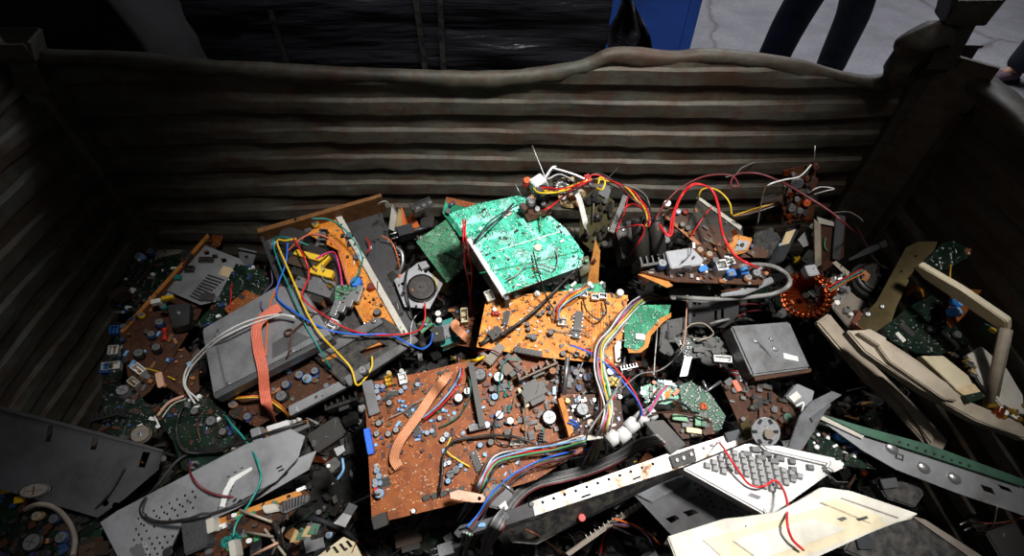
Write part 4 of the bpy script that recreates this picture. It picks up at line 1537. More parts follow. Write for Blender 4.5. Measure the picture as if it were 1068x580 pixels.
t = T('smoky_sheet', 'smoky translucent panel with bright upper edge behind the red loop', 'panel', 745, 240, (.15, -.75, .7), .04, x=(772, 240))
t.poly('sheet', [(728, 208), (774, 238), (778, 262), (738, 268), (716, 238)], 'smoky', -.003, 0)
t.poly('bright_edge', [(727, 207), (729, 205), (774, 236), (772, 240)], 'off_white', -.004, .003)
t = T('circuit_board', 'thin brown board edge running diagonally under the smoky panel', 'circuit board', 730, 255, (0, -.5, 1), .03, x=(745, 265))
BB = [(690, 224), (700, 216), (802, 262), (800, 269), (744, 268)]
t.poly('board', BB, 'pcb_dkbrown', -.003, 0, edge='edge_brown')
t.scatter(BB, 50, TINYB, 3, 7, 6)
t.caps([(694, 215, 8, 8, ('beige', 'steel', 'brown')), (714, 222, 6, 5, ('red', 'red', 'red')), (706, 222, 6, 5, BLU), (710, 236, 6, 6, BLK)])
t.poly('light_edge', [(690, 224), (693, 223), (746, 266), (743, 269)], 'kraft', -.004, .002)
t = T('relay', 'pale orange relay block with a grey face plate', 'relay', 768, 255, (.1, -.5, 1), .06, x=(786, 258))
K = t.poly('block', [(758, 258), (768, 244), (786, 248), (780, 262), (764, 267)], 'torn_orange', -.03, 0, .003)
t.poly('face_plate', [(770, 250), (782, 252), (777, 261), (766, 262)], 'panel_grey', 0, .002, par=K)
t.comp('disc', 773, 256, 4, 4, 3, 'black', part='hole_plug')
t = T('metal_box', 'black angular casing right of the pale orange relay', 'box', 805, 250, (.1, -.4, 1), .03, x=(825, 255))
t.poly('case', [(788, 242), (808, 236), (820, 256), (802, 270), (786, 262)], 'charcoal', -.05, 0, .004)
t.poly('bright_patch', [(796, 242), (806, 240), (810, 250), (800, 254)], 'dark_steel', 0, .001)
t = T('adapter_bar', 'long dark bar with a beige sticker near the upright brown board', 'bar', 820, 255, (.2, -.4, 1), .05, x=(800, 275))
K = t.poly('bar', [(822, 238), (838, 232), (818, 272), (800, 278)], 'slate', -.02, 0, .003)
t.poly('sticker', [(820, 242), (830, 239), (823, 254), (814, 256)], 'beige_sticker', 0, .0008, par=K)
t = T('circuit_board', 'dark reddish-brown board standing upright against the back panel', 'circuit board', 832, 205, (-.05, -.96, .25), .0, x=(850, 205), z=.875)
BB = [(817, 178), (850, 170), (852, 200), (848, 228), (816, 232)]
t.poly('board', BB, 'pcb_dkbrown', -.003, 0, edge='brown')
t.scatter(BB, 90, ('brown', 'brown', 'black', 'charcoal', 'copper', 'grey_plastic'), 3, 9, 6)
t.caps([(830, 190, 12, 5, ('grey_plastic', 'mid_steel', 'charcoal')), (840, 210, 8, 5, ('red', 'orange', 'brown')), (824, 215, 9, 6, BLK)])
t.rod('pin', [(849, 176), (850, 152)], 'steel', .6)
t.comp('disc', 849, 172, 6, 6, 6, 'brown', part='corner_knob')
t = T('plastic_funnel', 'grey crumpled clear plastic piece right of the dark bar', 'plastic scrap', 842, 248, (.1, -.6, 1), .04, x=(856, 245))
t.poly('fold', [(832, 250), (848, 232), (848, 254), (838, 258)], 'wire_grey', -.002, 0)
t.poly('fold', [(848, 232), (852, 240), (850, 254), (848, 254)], 'slate', -.004, 0)
t = T('slide_bracket', 'upright beige and steel slide bracket with a green wire', 'bracket', 865, 255, (-.3, -.85, .5), .05, x=(882, 250))
t.poly('back', [(856, 232), (882, 226), (880, 268), (858, 284)], 'brown', -.003, 0)
t.poly('post', [(849, 228), (856, 234), (857, 276), (850, 280)], 'beige', -.004, .012, .001)
t.poly('post', [(872, 224), (882, 226), (876, 272), (868, 270)], 'mid_steel', -.002, .010, .001)
t.poly('cross_tab', [(852, 226), (870, 232), (870, 236), (854, 233)], 'off_white', 0, .006)
t.rod('green_wire', [(861, 248), (860, 256), (863, 262)], 'wire_green', .7, [.004, .006, .004])
t.rod('wire_bow', [(868, 222), (884, 221), (895, 226), (900, 231)], 'beige_dark', .7, [.004, .006, .006, .004])
t = T('steel_strip', 'flat beige metal strip pointing down below the slide bracket', 'strip', 885, 288, (0, -.4, 1), .04, x=(902, 299))
t.poly('strip', [(868, 274), (872, 272), (903, 298), (896, 301)], 'beige', -.003, 0)
t.comp('screw', 880, 284, 3, 3, 2, ('steel', 'charcoal'))

# deflection yoke
t = T('deflection_yoke', 'copper-wound deflection yoke with silver collar', 'coil', 842, 308, (-.75, -.45, .55), .06)
for i in range(20):
    a = i * .285
t.comp('disc', 842, 308, 6, 6, 6, 'black', part='hub')
bm = bmesh.new()
for i in range(26):
    a = 2 * math.pi * i / 26
    ca, sa = math.cos(a), math.sin(a)
    pts = [Vector((ca * r_ * t.k, sa * r_ * t.k, z_ * t.k)) for r_, z_ in ((21, 10), (24, 3), (22, -4), (15, -14), (12, -22), (9, -22), (12, -10), (17, 2), (21, 10))]
    tube(bm, spline(pts, 3), 2.2 * t.k, 5)
link('copper_winding', fin(bm, 'copper_winding'), ('copper',), t.root)
bm = bmesh.new()
tube(bm, [Vector((math.cos(a) * 13 * t.k, math.sin(a) * 13 * t.k, -20 * t.k)) for a in [k * .3927 for k in range(17)]], 4 * t.k, 8)
link('collar', fin(bm, 'collar'), ('mid_steel',), t.root)
for k in range(5):
    t.comp('box', 858 + 3 * k, 300 + (k * 7) % 16, 7, 6, 14, ('steel', 'off_white', 'mid_steel')[k % 3], 20 * k, h0=-.04, part='terminal_tag')
t = T('terminal_strip', 'glittering strip of silver terminals right of the copper yoke', 'terminal', 866, 300, (.1, -.5, 1), .07, x=(880, 296))
TS = [(858, 294), (880, 286), (884, 304), (866, 320), (856, 312)]
t.poly('base', TS, 'charcoal', -.01, 0)
t.scatter(TS, 70, ('steel', 'bright_steel', 'copper', 'white', 'black'), 3, 7, 9)
t.caps([(864, 302, 8, 9, ('copper', 'brass', 'brown')), (874, 296, 7, 9, ('steel', 'steel', 'charcoal'))])

# ================================================================== centre
t = T('circuit_board', 'bright orange board with a long black chip in the middle of the heap', 'circuit board', 575, 340, (.0, -.30, 1), .035, x=(640, 346))
OB = [(508, 307), (556, 306), (600, 303), (655, 308), (645, 381), (560, 372), (497, 362)]
t.poly('board', OB, 'pcb_orange', -.0018, 0, edge='edge_orange', cut=[(500, 358, 1.6), (641, 354, 1.8)])
t.comp('ic', 602, 340, 30, 10, 5, ('charcoal', 'steel'), 84)
t.comp('ic', 528, 333, 16, 7, 5, ('black', 'steel'), 84)
t.scatter(OB, 460, ('kraft', 'off_white', 'edge_orange', 'brown', 'edge_orange', 'black', 'grey_plastic'), 1.5, 3.6, 3)
for u, v in ((562, 322), (566, 327), (572, 322), (573, 328), (563, 330), (551, 345), (551, 352), (556, 354), (550, 340), (575, 348)):
    t.comp('cap', u, v, 4.6, 4.6, 6, BLK, 0)
t.caps([(545, 336, 6, 5, ('white', 'white', 'white')), (560, 308, 6, 6, ('white', 'white', 'off_white')), (574, 349, 6, 8, BLK), (556, 353, 8, 4, BLK), (516, 324, 5, 4, ('off_white', 'white', 'white')), (646, 307, 8, 6, ('off_white', 'white', 'white')), (538, 309, 7, 6, ('steel', 'white', 'white'))])
t.comp('res', 517, 328, 9, 6, 5, ('red', 'brown'), 5)
t.comp('res', 510, 346, 8, 4, 4, ('off_white', 'brown'), 5)
t.comp('conn', 511, 311, 12, 9, 8, ('off_white', 'steel'), -60)
sw = t.comp('box', 643, 370, 5, 18, 6, 'white', 4, part='switch')
t.comp('box', 644, 362, 5, 8, 7, 'sticker', 4, part='switch_lever')
t.comp('conn', 586, 337, 9, 8, 5, ('off_white', 'steel'), 0)
for i in range(7):
    t.comp('box', 538 + 4.2 * i, 366 + .8 * i, 4, 6, 6, 'black', 0, part='header_pin_block')
for u, v in ((587, 370), (601, 371), (613, 373)):
    t.comp('cap', u, v, 6, 6, 5, BLK)
for u, v in ((620, 312), (628, 311), (608, 309)):
    t.comp('conn', u, v, 8, 6, 7, ('steel', 'black'), 0)
for i in range(9):
    t.rod('jumper', [(612 + 3 * i, 322 + (i % 3)), (611 + 3 * i, 348 + (i * 5) % 12)], 'edge_orange', .35, [.001, .001])

t = T('circuit_board', 'teal green board strip showing behind the top edge of the orange board', 'circuit board', 600, 302, (0, -.3, 1), .02, x=(630, 303))
GB = [(556, 298), (630, 295), (632, 312), (556, 314)]
t.poly('board', GB, 'pcb_teal', edge='fr_green')
t.scatter(GB, 60, ('steel', 'white', 'black', 'charcoal'), 3, 6, 6)
t.solder(GB, 40)
t = T('circuit_board', 'green board with a torn orange edge right of the orange board', 'circuit board', 675, 335, (.1, -.3, 1), .02, x=(700, 330))
GB = [(652, 318), (700, 318), (697, 328), (688, 332), (682, 340), (674, 348), (672, 360), (664, 366), (651, 362)]
t.poly('board', GB, 'pcb_teal', -.0018, 0, edge='torn_orange')
t.solder(GB, 200, 1.2)
t.poly('torn_edge', [(700, 326), (688, 332), (682, 340), (674, 348), (672, 360), (664, 366), (654, 363), (656, 368), (668, 368), (676, 362), (679, 350), (692, 336), (700, 331)], 'torn_orange', -.0025, -.0008)
t.comp('box', 667, 352, 10, 6, 3, 'white', -20, part='label_patch')

# big brown board
t = T('circuit_board', 'big brown main board with tan ribbon and silver tuner can', 'circuit board', 470, 460, (.03, -.32, 1), .03, x=(560, 440))
BB = [(380, 400), (437, 389), (505, 372), (560, 372), (604, 388), (608, 470), (560, 500), (488, 523), (388, 547)]
t.poly('board', BB, 'pcb_brown', -.002, 0, edge='edge_brown')
t.scatter([(385, 402), (500, 378), (600, 392), (604, 466), (560, 495), (490, 510), (440, 470), (392, 480)], 420, TINYB, 2.4, 5.5, 5)
t.scatter([(390, 480), (440, 470), (490, 515), (395, 540)], 110, ('kraft', 'pcb_brown', 'beige'), 1.5, 3, 1.2, part='tracks')
t.scatter([(500, 382), (600, 394), (604, 466), (520, 482)], 90, ('black', 'charcoal', 'brown', 'trafo_core', 'black', 'kraft'), 5, 10, 8)
t.poly('tuner_can', [(377, 398), (388, 396), (396, 430), (385, 434)], 'mid_steel', 0, .014, .001, ref=.014)
t.comp('cap', 381, 389, 9, 9, 14, ('steel', 'steel', 'charcoal'), 0, part='aerial_socket')
t.comp('conn', 407, 398, 8, 11, 8, ('brass', 'yellow'), 5, part='phono_socket')
t.comp('conn', 421, 396, 8, 12, 8, ('white', 'off_white'), 5, part='phono_socket')
t.comp('cap', 407, 391, 5, 5, 8, ('yellow', 'steel', 'yellow'), 5, lie=0, part='socket_tip')
t.comp('cap', 420, 389, 5, 5, 8, ('white', 'steel', 'white'), 5, lie=0, part='socket_tip')
t.comp('box', 386, 461, 6, 26, 8, 'wire_blue', 4, part='blue_bar')
for u, v in ((394, 404), (394, 409), (396, 416), (419, 409), (436, 402), (423, 405), (400, 404)):
    t.comp('cap', u, v, 5, 5, 6, BLU)
for u, v in ((394, 453), (406, 453), (407, 421), (414, 449), (396, 442), (462, 459)):
    t.comp('cap', u, v, 6.5, 6.5, 6, ('charcoal', 'steel', 'black'))
t.comp('ic', 410, 411, 13, 6, 4, ('charcoal', 'steel'), -8)
t.comp('ic', 434, 447, 16, 10, 4, ('charcoal', 'steel'), -72)
t.comp('ic', 430, 428, 16, 8, 4, ('charcoal', 'steel'), 35)
t.comp('ic', 497, 481, 20, 9, 5, ('charcoal', 'steel'), -78)
t.comp('ic', 402, 503, 10, 10, 4, ('black', 'steel'), 5)
t.comp('box', 398, 543, 14, 12, 10, 'black', 8, part='corner_block')
for u, v, d, m in ((394, 491, 6, BLU), (396, 497, 6, BLU), (392, 502, 5, BLU), (397, 504, 5, BLU), (392, 506, 5, BLU), (393, 511, 5, ('red', 'red', 'red')), (397, 515, 9, BLU)):
    t.comp('cap', u, v, d, d, d * 1.1, m)
for u, v, m in ((419, 419, 'light_blue'), (422, 424, 'light_blue'), (418, 428, 'light_blue'), (464, 429, 'light_blue'), (436, 455, 'blue'), (455, 430, 'green'), (441, 451, 'light_blue'), (470, 420, 'kraft')):
    t.comp('res', u, v, 8, 4, 4, (m, 'charcoal'), -20)
for u, v, d, hh, m in ((479, 417, 10, 12, WHT), (488, 410, 9, 12, ('dark_blue', 'white', 'steel')), (520, 396, 12, 14, ('black', 'white', 'charcoal')), (521, 434, 10, 9, ('dark_blue', 'white', 'steel')), (508, 444, 8, 8, ('dark_blue', 'white', 'steel')), (532, 440, 8, 8, NAV), (516, 415, 8, 8, ('charcoal', 'light_blue', 'black')), (513, 407, 7, 8, BLK), (501, 393, 14, 12, ('charcoal', 'grey_plastic', 'black')), (572, 437, 16, 12, ('black', 'white', 'charcoal')), (451, 450, 5, 6, BLU), (446, 452, 5, 6, BLU), (459, 437, 5, 6, BLU), (466, 454, 6, 6, BLU), (464, 485, 5, 6, ('charcoal', 'white', 'black')), (469, 483, 5, 6, ('charcoal', 'white', 'black')), (481, 486, 5, 6, ('charcoal', 'light_blue', 'black')), (432, 533, 5, 6, ('black', 'white', 'black')), (501, 465, 6, 8, ('black', 'light_blue', 'black')), (512, 462, 7, 8, BLK), (470, 495, 9, 6, BLK), (476, 490, 9, 6, BLK), (468, 502, 6, 8, ('black', 'light_blue', 'black'))):
    t.comp('cap', u, v, d, d, hh, m)
t.poly('heat_sink_plate', [(488, 378), (494, 378), (506, 444), (500, 446)], 'charcoal', 0, .03, ref=.03)
t.poly('heat_sink_plate', [(488, 444), (506, 440), (507, 446), (490, 450)], 'dark_steel', 0, .022, ref=.022)
t.comp('sink', 560, 392, 46, 14, 22, ('trafo_core', 'black'), 12)
t.comp('box', 546, 416, 6, 22, 10, 'cream', 12, part='ceramic_resistor')
t.comp('trafo', 556, 412, 26, 24, 18, ('charcoal', 'black', 'charcoal'), 15)
t.comp('trafo', 532, 384, 24, 22, 16, ('trafo_core', 'brown', 'black'), 30)
t.comp('box', 516, 372, 26, 10, 12, 'beige_dark', 40, part='metal_tab')
for u, v in ((531, 427), (518, 442), (531, 402), (563, 416), (527, 411), (566, 450)):
    t.comp('res', u, v, 9, 4, 4, ('teal', 'charcoal'), 70)
t.comp('conn', 540, 462, 16, 5, 6, ('off_white', 'charcoal'), -8)
t.comp('sink', 566, 460, 14, 10, 12, ('charcoal', 'black'), 70)
t.comp('conn', 413, 489, 12, 5, 6, ('kraft', 'brass'), 12)
for k in range(5):
    t.comp('box', 445 + 9 * k, 519 - 2 * k, 7, 5, 4, 'black', 10, part='connector_block')

t = T('circuit_board', 'orange-edged power board on edge with a dark round capacitor', 'circuit board', 610, 435, (.05, -.35, 1), .055, x=(640, 425))
BB = [(584, 416), (602, 412), (646, 410), (652, 452), (600, 462)]
t.poly('board', BB, 'pcb_dkbrown', -.002, 0, edge='edge_orange')
t.poly('board_edge', [(582, 416), (587, 414), (602, 462), (596, 464)], 'edge_orange', -.012, .006, ref=.006)
t.poly('white_edge', [(598, 456), (652, 449), (652, 454), (600, 461)], 'off_white', -.006, .002, ref=.002)
t.comp('cap', 606, 428, 14, 14, 10, ('charcoal', 'slate', 'black'))
t.caps([(600, 425, 5, 6, BLU), (597, 425, 4, 6, ('dark_blue', 'white', 'steel')), (591, 419, 5, 7, ('orange', 'brass', 'brown')), (636, 432, 7, 8, ('pinkish_foil', 'off_white', 'brown')), (630, 440, 7, 8, ('pinkish_foil', 'off_white', 'brown')), (615, 442, 8, 7, ('pinkish_foil', 'off_white', 'brown'))])
t.scatter(BB, 90, ('brown', 'pinkish_foil', 'charcoal', 'white', 'steel', 'light_blue'), 2, 5, 5)
t.rod('blue_lead', [(594, 438), (600, 440), (604, 446)], 'wire_blue', .9, [.008, .014, .004])
t.rod('blue_lead', [(592, 441), (599, 443), (601, 448)], 'wire_blue', .8, [.008, .012, .004])
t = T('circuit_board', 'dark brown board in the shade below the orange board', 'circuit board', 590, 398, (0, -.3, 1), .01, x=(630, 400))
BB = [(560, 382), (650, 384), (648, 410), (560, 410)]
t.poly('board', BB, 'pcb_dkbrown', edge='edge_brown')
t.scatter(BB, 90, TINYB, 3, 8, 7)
t.comp('box', 637, 400, 15, 9, 9, 'wire_yellow', -5, part='yellow_relay')
t.comp('cap', 635, 390, 8, 8, 10, ('charcoal', 'mid_steel', 'black'))
t.caps([(612, 395, 10, 8, ('brown', 'dark_blue', 'black')), (600, 390, 8, 8, BLK)])
t.comp('sink', 655, 386, 18, 8, 8, ('mid_steel', 'black'), 15)
t.rod('lead', [(608, 378), (598, 402)], 'wire_grey', .7, [.02, .01])
t.rod('glass_rod', [(592, 372), (588, 412)], 'mid_steel', 2.4, [.05, .03])

t = T('ferrite_beads', 'chain of five white ceramic beads on a cable', 'beads', 655, 448, (0, -.35, 1), .06)
import itertools
for i, (u, v, w) in enumerate(((637, 459, 13), (647, 456, 14), (656, 446, 14), (667, 438, 14), (677, 433, 10))):
    t.comp('cap', u - 4, v + 3, 15, 15, w * .95, ('white_plastic', 'white', 'off_white'), 38, lie=90, part='bead')

# steel rail with its parts
t = T('steel_rail', 'rust-speckled white steel rail with a row of holes', 'rail', 640, 495, (.0, -.45, 1), .05, x=(700, 474))
t.poly('rail', [(555, 523), (700, 472), (790, 444), (800, 452), (712, 487), (558, 538)], 'rail', -.003, 0, cut=[(566 + 11.5 * i, 524 - 4.0 * i, 1.6) for i in range(11)] + [[(606, 518), (616, 514.5), (616.5, 516.5), (606.5, 520)], [(660, 499), (668, 496), (668.5, 498), (660.5, 501)]])
top_pts = [t.onplane(524, 549), t.onplane(558, 538), t.onplane(712, 487), t.onplane(800, 452)]
low_pts = [at(800, 456, top_pts[3].z - .02), at(712, 494, top_pts[2].z - .03), at(640, 525, t.onplane(640, 508).z - .06), at(560, 568, top_pts[1].z - .06), at(534, 566, top_pts[0].z - .05)]
t.wquad('skirt', top_pts + low_pts, 'charcoal', .002)
t.poly('dark_end', [(480, 552), (555, 523), (558, 538), (500, 557), (478, 560)], 'dark_steel', -.004, .001)
K = t.poly('black_clamp', [(698, 476), (724, 467), (727, 481), (703, 489)], 'black', 0, .006, .001, ref=.006)
for u, v in ((706, 480), (713, 478), (721, 474)):
    t.comp('screw', u, v, 5, 5, 3, ('bright_steel', 'charcoal'), h0=.006, par=K)
for u, v in ((734, 467), (742, 464), (750, 461), (762, 456), (772, 453)):
    t.comp('screw', u, v, 4, 4, 3, ('steel', 'rust'), h0=0)
t.poly('grey_clamp', [(756, 452), (790, 442), (794, 450), (760, 461)], 'slate', 0, .008, .001, ref=.008)
t.poly('strap', [(672, 440), (692, 438), (716, 464), (700, 474)], 'charcoal', .002, .008, .001, ref=.008)
t.poly('olive_tab', [(772, 442), (782, 438), (786, 456), (778, 460)], 'olive_metal', .006, .016, .001, ref=.016)
t.comp('screw', 554, 526, 6, 6, 4, ('mid_steel', 'black'))
t = T('pulley_wheel', 'grey notched metal wheel standing at the rail end above the keyboard', 'wheel', 798, 450, (-.15, -.65, .75), .11)
t.comp('disc', 798, 450, 28, 30, 3, 'panel_grey', part='disc')
t.comp('disc', 800, 451, 9, 10, 7, 'beige_dark', part='hub')
for a in range(6):
    t.comp('box', 798 + 11 * math.cos(a * 1.05), 450 + 12 * math.sin(a * 1.05), 5, 3, 1, 'slate', a * 60, h0=3 * t.k, part='notch')
t = T('pin_strip', 'thin comb-like pin strip hanging under the steel rail', 'strip', 640, 530, (0, -.5, 1), .02, x=(690, 505))
t.poly('strip', [(590, 577), (640, 541), (712, 497), (714, 500), (644, 545), (594, 580)], 'beige_dark', -.006, 0)
for i in range(20):
    u, v = 612 + 4.6 * i, 561 - 2.95 * i
    t.rod('pin', [(u - 1, v - 3), (u + 2, v + 4)], 'off_white', .5, [.006, -.004])
t.poly('switch_block', [(632, 522), (648, 514), (660, 518), (642, 532)], 'charcoal', -.01, .014, .001, ref=.014)

t = T('spacer_tag', 'flat pinkish fibre tag with a bolt hole left of the rail', 'tag', 490, 518, (0, -.3, 1), .0, z=.755, x=(508, 522))
t.poly('tag', [(469, 514), (478, 511), (510, 517), (511, 524), (492, 524), (470, 520)], 'pinkish_foil', -.003, 0, cut=[(500, 520, 2)])
t = T('lever', 'grey forked metal lever below the pinkish tag', 'lever', 500, 552, (0, -.3, 1), .0, z=.765, x=(520, 546))
t.poly('lever', [(473, 556), (480, 548), (516, 539), (528, 534), (532, 540), (512, 550), (478, 561)], 'slate', -.004, 0, .001, cut=[[(478, 552), (488, 549), (488, 551), (479, 554)]])
t.comp('screw', 520, 541, 4, 4, 3, ('steel', 'charcoal'))
t = T('crumpled_bracket', 'crumpled grey metal bracket with bright corner left of the rail', 'bracket', 520, 528, (.1, -.4, 1), .0, z=.75, x=(535, 520))
t.poly('plate', [(503, 512), (516, 504), (535, 508), (536, 516), (522, 532), (506, 528)], 'dark_steel', -.008, 0, .003)
t.poly('bright_corner', [(520, 528), (527, 522), (530, 530), (524, 534)], 'bright_steel', 0, .005)
t.rod('strut', [(524, 504), (537, 514)], 'bright_steel', 1.2, [.004, .004])

# ================================================================== right of centre
t = T('steel_sheet', 'perforated grey steel panel behind the dented black drive', 'panel', 745, 330, (0, -.8, .7), .0, x=(770, 330))
t.poly('panel', [(719, 313), (771, 313), (770, 332), (755, 342), (719, 341)], 'dark_steel', -.002, 0,
       cut=[[(723, 314), (726, 314), (726, 318), (723, 318)], [(728, 314), (731, 314), (731, 318), (728, 318)], (724, 329, 1.6), (729, 324, 1.2), [(745, 324), (748, 324), (748, 334), (745, 334)], [(752, 322), (755, 322), (755, 332), (752, 332)]])
t.poly('flange', [(718, 312), (722, 312), (721, 342), (718, 342)], 'mid_steel', -.002, .006, ref=.006)
t = T('disc_drive', 'dented dark square drive with a white sticker and brown lower edge', 'drive', 800, 365, (.05, -.30, 1), .045, x=(840, 385))
K = t.poly('case', [(762, 340), (824, 335), (846, 384), (785, 392)], 'drive_dark', -.045, 0, .004)
t.poly('sticker', [(817, 368), (832, 372), (833, 377), (818, 374)], 'sticker', 0, .0006, par=K)
t.poly('dent', [(791, 356), (800, 366), (805, 374), (798, 366), (793, 362)], 'black', -.001, .0008, par=K)
for u, v, d in ((788, 356, 6), (808, 364, 7), (804, 354, 5)):
    t.comp('screw', u, v, d, d * .7, 3, ('steel', 'black'))
t.poly('green_edge', [(764, 342), (767, 341), (788, 391), (785, 393)], 'fr_green', -.02, -.006, ref=-.006)
t.poly('brown_edge', [(786, 392), (846, 384), (846, 388), (788, 397)], 'pcb_dkbrown', -.04, -.008, ref=-.008)
t = T('drive_bracket', 'black angled bracket leaning under the dented drive', 'bracket', 772, 385, (-.3, -.5, 1), .01)
t.poly('arm', [(768, 372), (772, 372), (780, 396), (776, 398)], 'slate', -.006, 0)
t.poly('foot', [(776, 398), (788, 392), (790, 396), (778, 402)], 'slate', -.006, 0)
t = T('circuit_board', 'black L-shaped board with white connector left of the dented drive', 'circuit board', 738, 360, (0, -.35, 1), .02, x=(765, 362))
BB = [(702, 348), (762, 352), (770, 370), (722, 372), (718, 392), (709, 393)]
t.poly('board', [(702, 352), (762, 352), (770, 370), (716, 374)], 'pcb_dark', -.002, 0)
t.poly('arm', [(714, 372), (722, 372), (717, 392), (709, 393)], 'mid_steel', -.003, .001)
t.solder([(706, 354), (725, 354), (725, 370), (712, 372)], 90, 1.0)
t.comp('conn', 751, 376, 18, 7, 8, ('white', 'steel'), 0)
t.scatter([(725, 354), (760, 354), (765, 368), (728, 370)], 40, ('black', 'charcoal', 'black'), 4, 9, 6)
t = T('steel_box', 'dark grey casing wedged between green board and perforated panel', 'box', 705, 350, (.1, -.4, 1), .0, x=(716, 352))
t.poly('case', [(690, 335), (716, 330), (718, 352), (700, 372), (688, 362)], 'charcoal', -.04, 0, .003)
t.poly('slot_plate', [(697, 336), (704, 335), (704, 352), (697, 354)], 'dim_grey', 0, .004, cut=[(700, 341, 1.2)])
t.poly('vent', [(690, 358), (698, 360), (694, 370), (688, 366)], 'black', 0, .006)

t = T('circuit_board', 'pale speckled grey-green board full of solder right of the bead chain', 'circuit board', 735, 420, (.1, -.35, 1), .025, x=(755, 440))
GB = [(708, 402), (720, 398), (740, 410), (757, 434), (752, 448), (744, 450), (735, 432), (712, 426)]
t.poly('board', GB, 'fr_green', -.002, 0)
t.solder(GB, 330, 1.4)
t.comp('toroid', 733, 424, 8, 8, 8, ('orange',))
t = T('circuit_board', 'torn green card with orange scrap left of the speckled board', 'circuit board', 690, 410, (0, -.3, 1), .03, x=(710, 412))
GB = [(668, 404), (690, 396), (706, 402), (712, 414), (695, 422), (672, 420)]
t.poly('board', GB, 'pcb_teal', -.002, 0, edge='fr_green')
t.solder(GB, 60)
t.scatter(GB, 30, ('white', 'steel', 'black', 'orange'), 3, 7, 5)
t.poly('orange_scrap', [(692, 412), (700, 404), (699, 414), (695, 416)], 'torn_orange', .006, .008)
t.poly('white_edge', [(686, 396), (706, 402), (706, 404), (686, 398)], 'light_blue', .001, .004)
t = T('relay_board', 'board with green relays above the black clamp', 'circuit board', 718, 442, (0, -.3, 1), .03, x=(740, 445))
t.poly('board', [(690, 430), (738, 434), (746, 452), (712, 458)], 'pcb_dkbrown', -.002, 0, edge='edge_brown')
t.comp('box', 707, 437, 15, 6, 8, 'green', 0, part='relay')
t.comp('box', 725, 440, 6, 11, 10, 'green', 0, part='relay')
t.comp('box', 731, 441, 5, 11, 10, 'fr_green', 0, part='relay')
t.comp('box', 722, 450, 15, 5, 6, 'foil', 0, part='relay')
t.scatter([(700, 432), (738, 436), (744, 450), (714, 456)], 40, ('black', 'brown', 'charcoal'), 3, 7, 7)
t = T('circuit_board', 'dark brown board in the hollow right of the speckled board', 'circuit board', 790, 420, (.1, -.2, 1), -.02, x=(830, 430))
BB = [(752, 400), (790, 396), (826, 425), (836, 445), (812, 460), (770, 440)]
t.poly('board', BB, 'pcb_dkbrown', -.002, 0, edge='edge_brown')
t.scatter(BB, 70, ('black', 'brown', 'charcoal', 'black', 'grey_plastic'), 4, 10, 8)
t.comp('box', 766, 404, 6, 12, 6, 'salmon', 30, part='strap')
t.comp('cap', 819, 437, 11, 11, 6, ('black', 'fr_green', 'charcoal'))
t = T('steel_bracket', 'bright forked bracket between black L-shaped board and speckled board', 'bracket', 742, 405, (.1, -.3, 1), .01, x=(750, 400))
t.rod('arm', [(734, 410), (752, 398)], 'mid_steel', 1.6, [.004, .004], sides=4)
t.rod('arm', [(733, 397), (738, 408)], 'mid_steel', 1.6, [.004, .004], sides=4)
t = T('plastic_cover', 'small pale plastic cover right under the dented drive', 'cover', 832, 412, (.2, -.4, 1), .0, x=(845, 418))
K = t.poly('cover', [(820, 414), (832, 400), (850, 408), (846, 424), (832, 424)], 'panel_grey', -.012, 0, .002)
t.poly('label', [(823, 414), (831, 408), (836, 414), (828, 420)], 'sticker', 0, .0008, par=K)
t.rod('clip', [(830, 424), (838, 420), (836, 430)], 'white', 1, [.002, .004, .002])
t = T('metal_flap', 'bent dark grey sheet metal flap left of the green-edged channel', 'sheet metal', 850, 440, (.15, -.5, 1), .075, x=(876, 412))
t.poly('sheet', [(821, 470), (834, 434), (846, 419), (868, 408), (878, 412), (866, 420), (850, 448), (836, 470)], 'drive_dark', -.003, 0)
t.poly('fold', [(846, 436), (867, 421), (866, 424), (848, 440)], 'mid_steel', -.003, .006)

# keyboard
t = T('keyboard', 'white terminal keyboard with grey keys lying at the lower right', 'keyboard', 795, 500, (.05, -.25, 1), .06, x=(880, 482))
t.poly('case', [(712, 489), (780, 462), (805, 466), (881, 483), (806, 537), (800, 538)], 'white_plastic', -.030, 0, .003)
t.poly('back_ridge', [(792, 463), (812, 465), (874, 478), (868, 486), (800, 470)], 'white_plastic', 0, .010, .003, ref=.010)
t.poly('end_cap', [(866, 480), (880, 480), (882, 487), (870, 493), (862, 488)], 'white_plastic', -.004, .016, .003, ref=.016)
t.poly('front_foot', [(796, 530), (810, 524), (812, 534), (804, 539), (800, 538)], 'white_plastic', -.026, .004, .002, ref=.004)
t.poly('legend_strip', [(783, 514), (794, 518), (791, 521), (780, 517)], 'grey_plastic', 0, .0008)
KO = Vector((737, 486))
KA, KB = Vector((10.3, 3.7)), Vector((8.6, -4.1))
for r_ in range(5):
    for c_ in range(9):
        if r_ == 0 and c_ in (3, 4, 5):
            continue
        p = KO + KA * c_ * .82 + KB * r_ * .82 + Vector((0, 0))
        if p.y < 468 or p.x > 835:
            continue
        t.comp('key', p.x, p.y, 7.3, 6.6, 4.2, 'key_grey', -24)
for i, (u, v) in enumerate(((778, 474), (787, 469.5), (793, 478), (799, 474), (806, 481.5), (812, 478.5))):
    t.comp('key', u, v, 11.5, 7, 4.6, 'key_dark', -16, part='function_key')
for u, v in ((825, 482), (826, 490), (844, 488), (826, 498)):
    t.comp('key', u, v, 8, 6.5, 4.6, 'key_dark', -16, part='function_key')

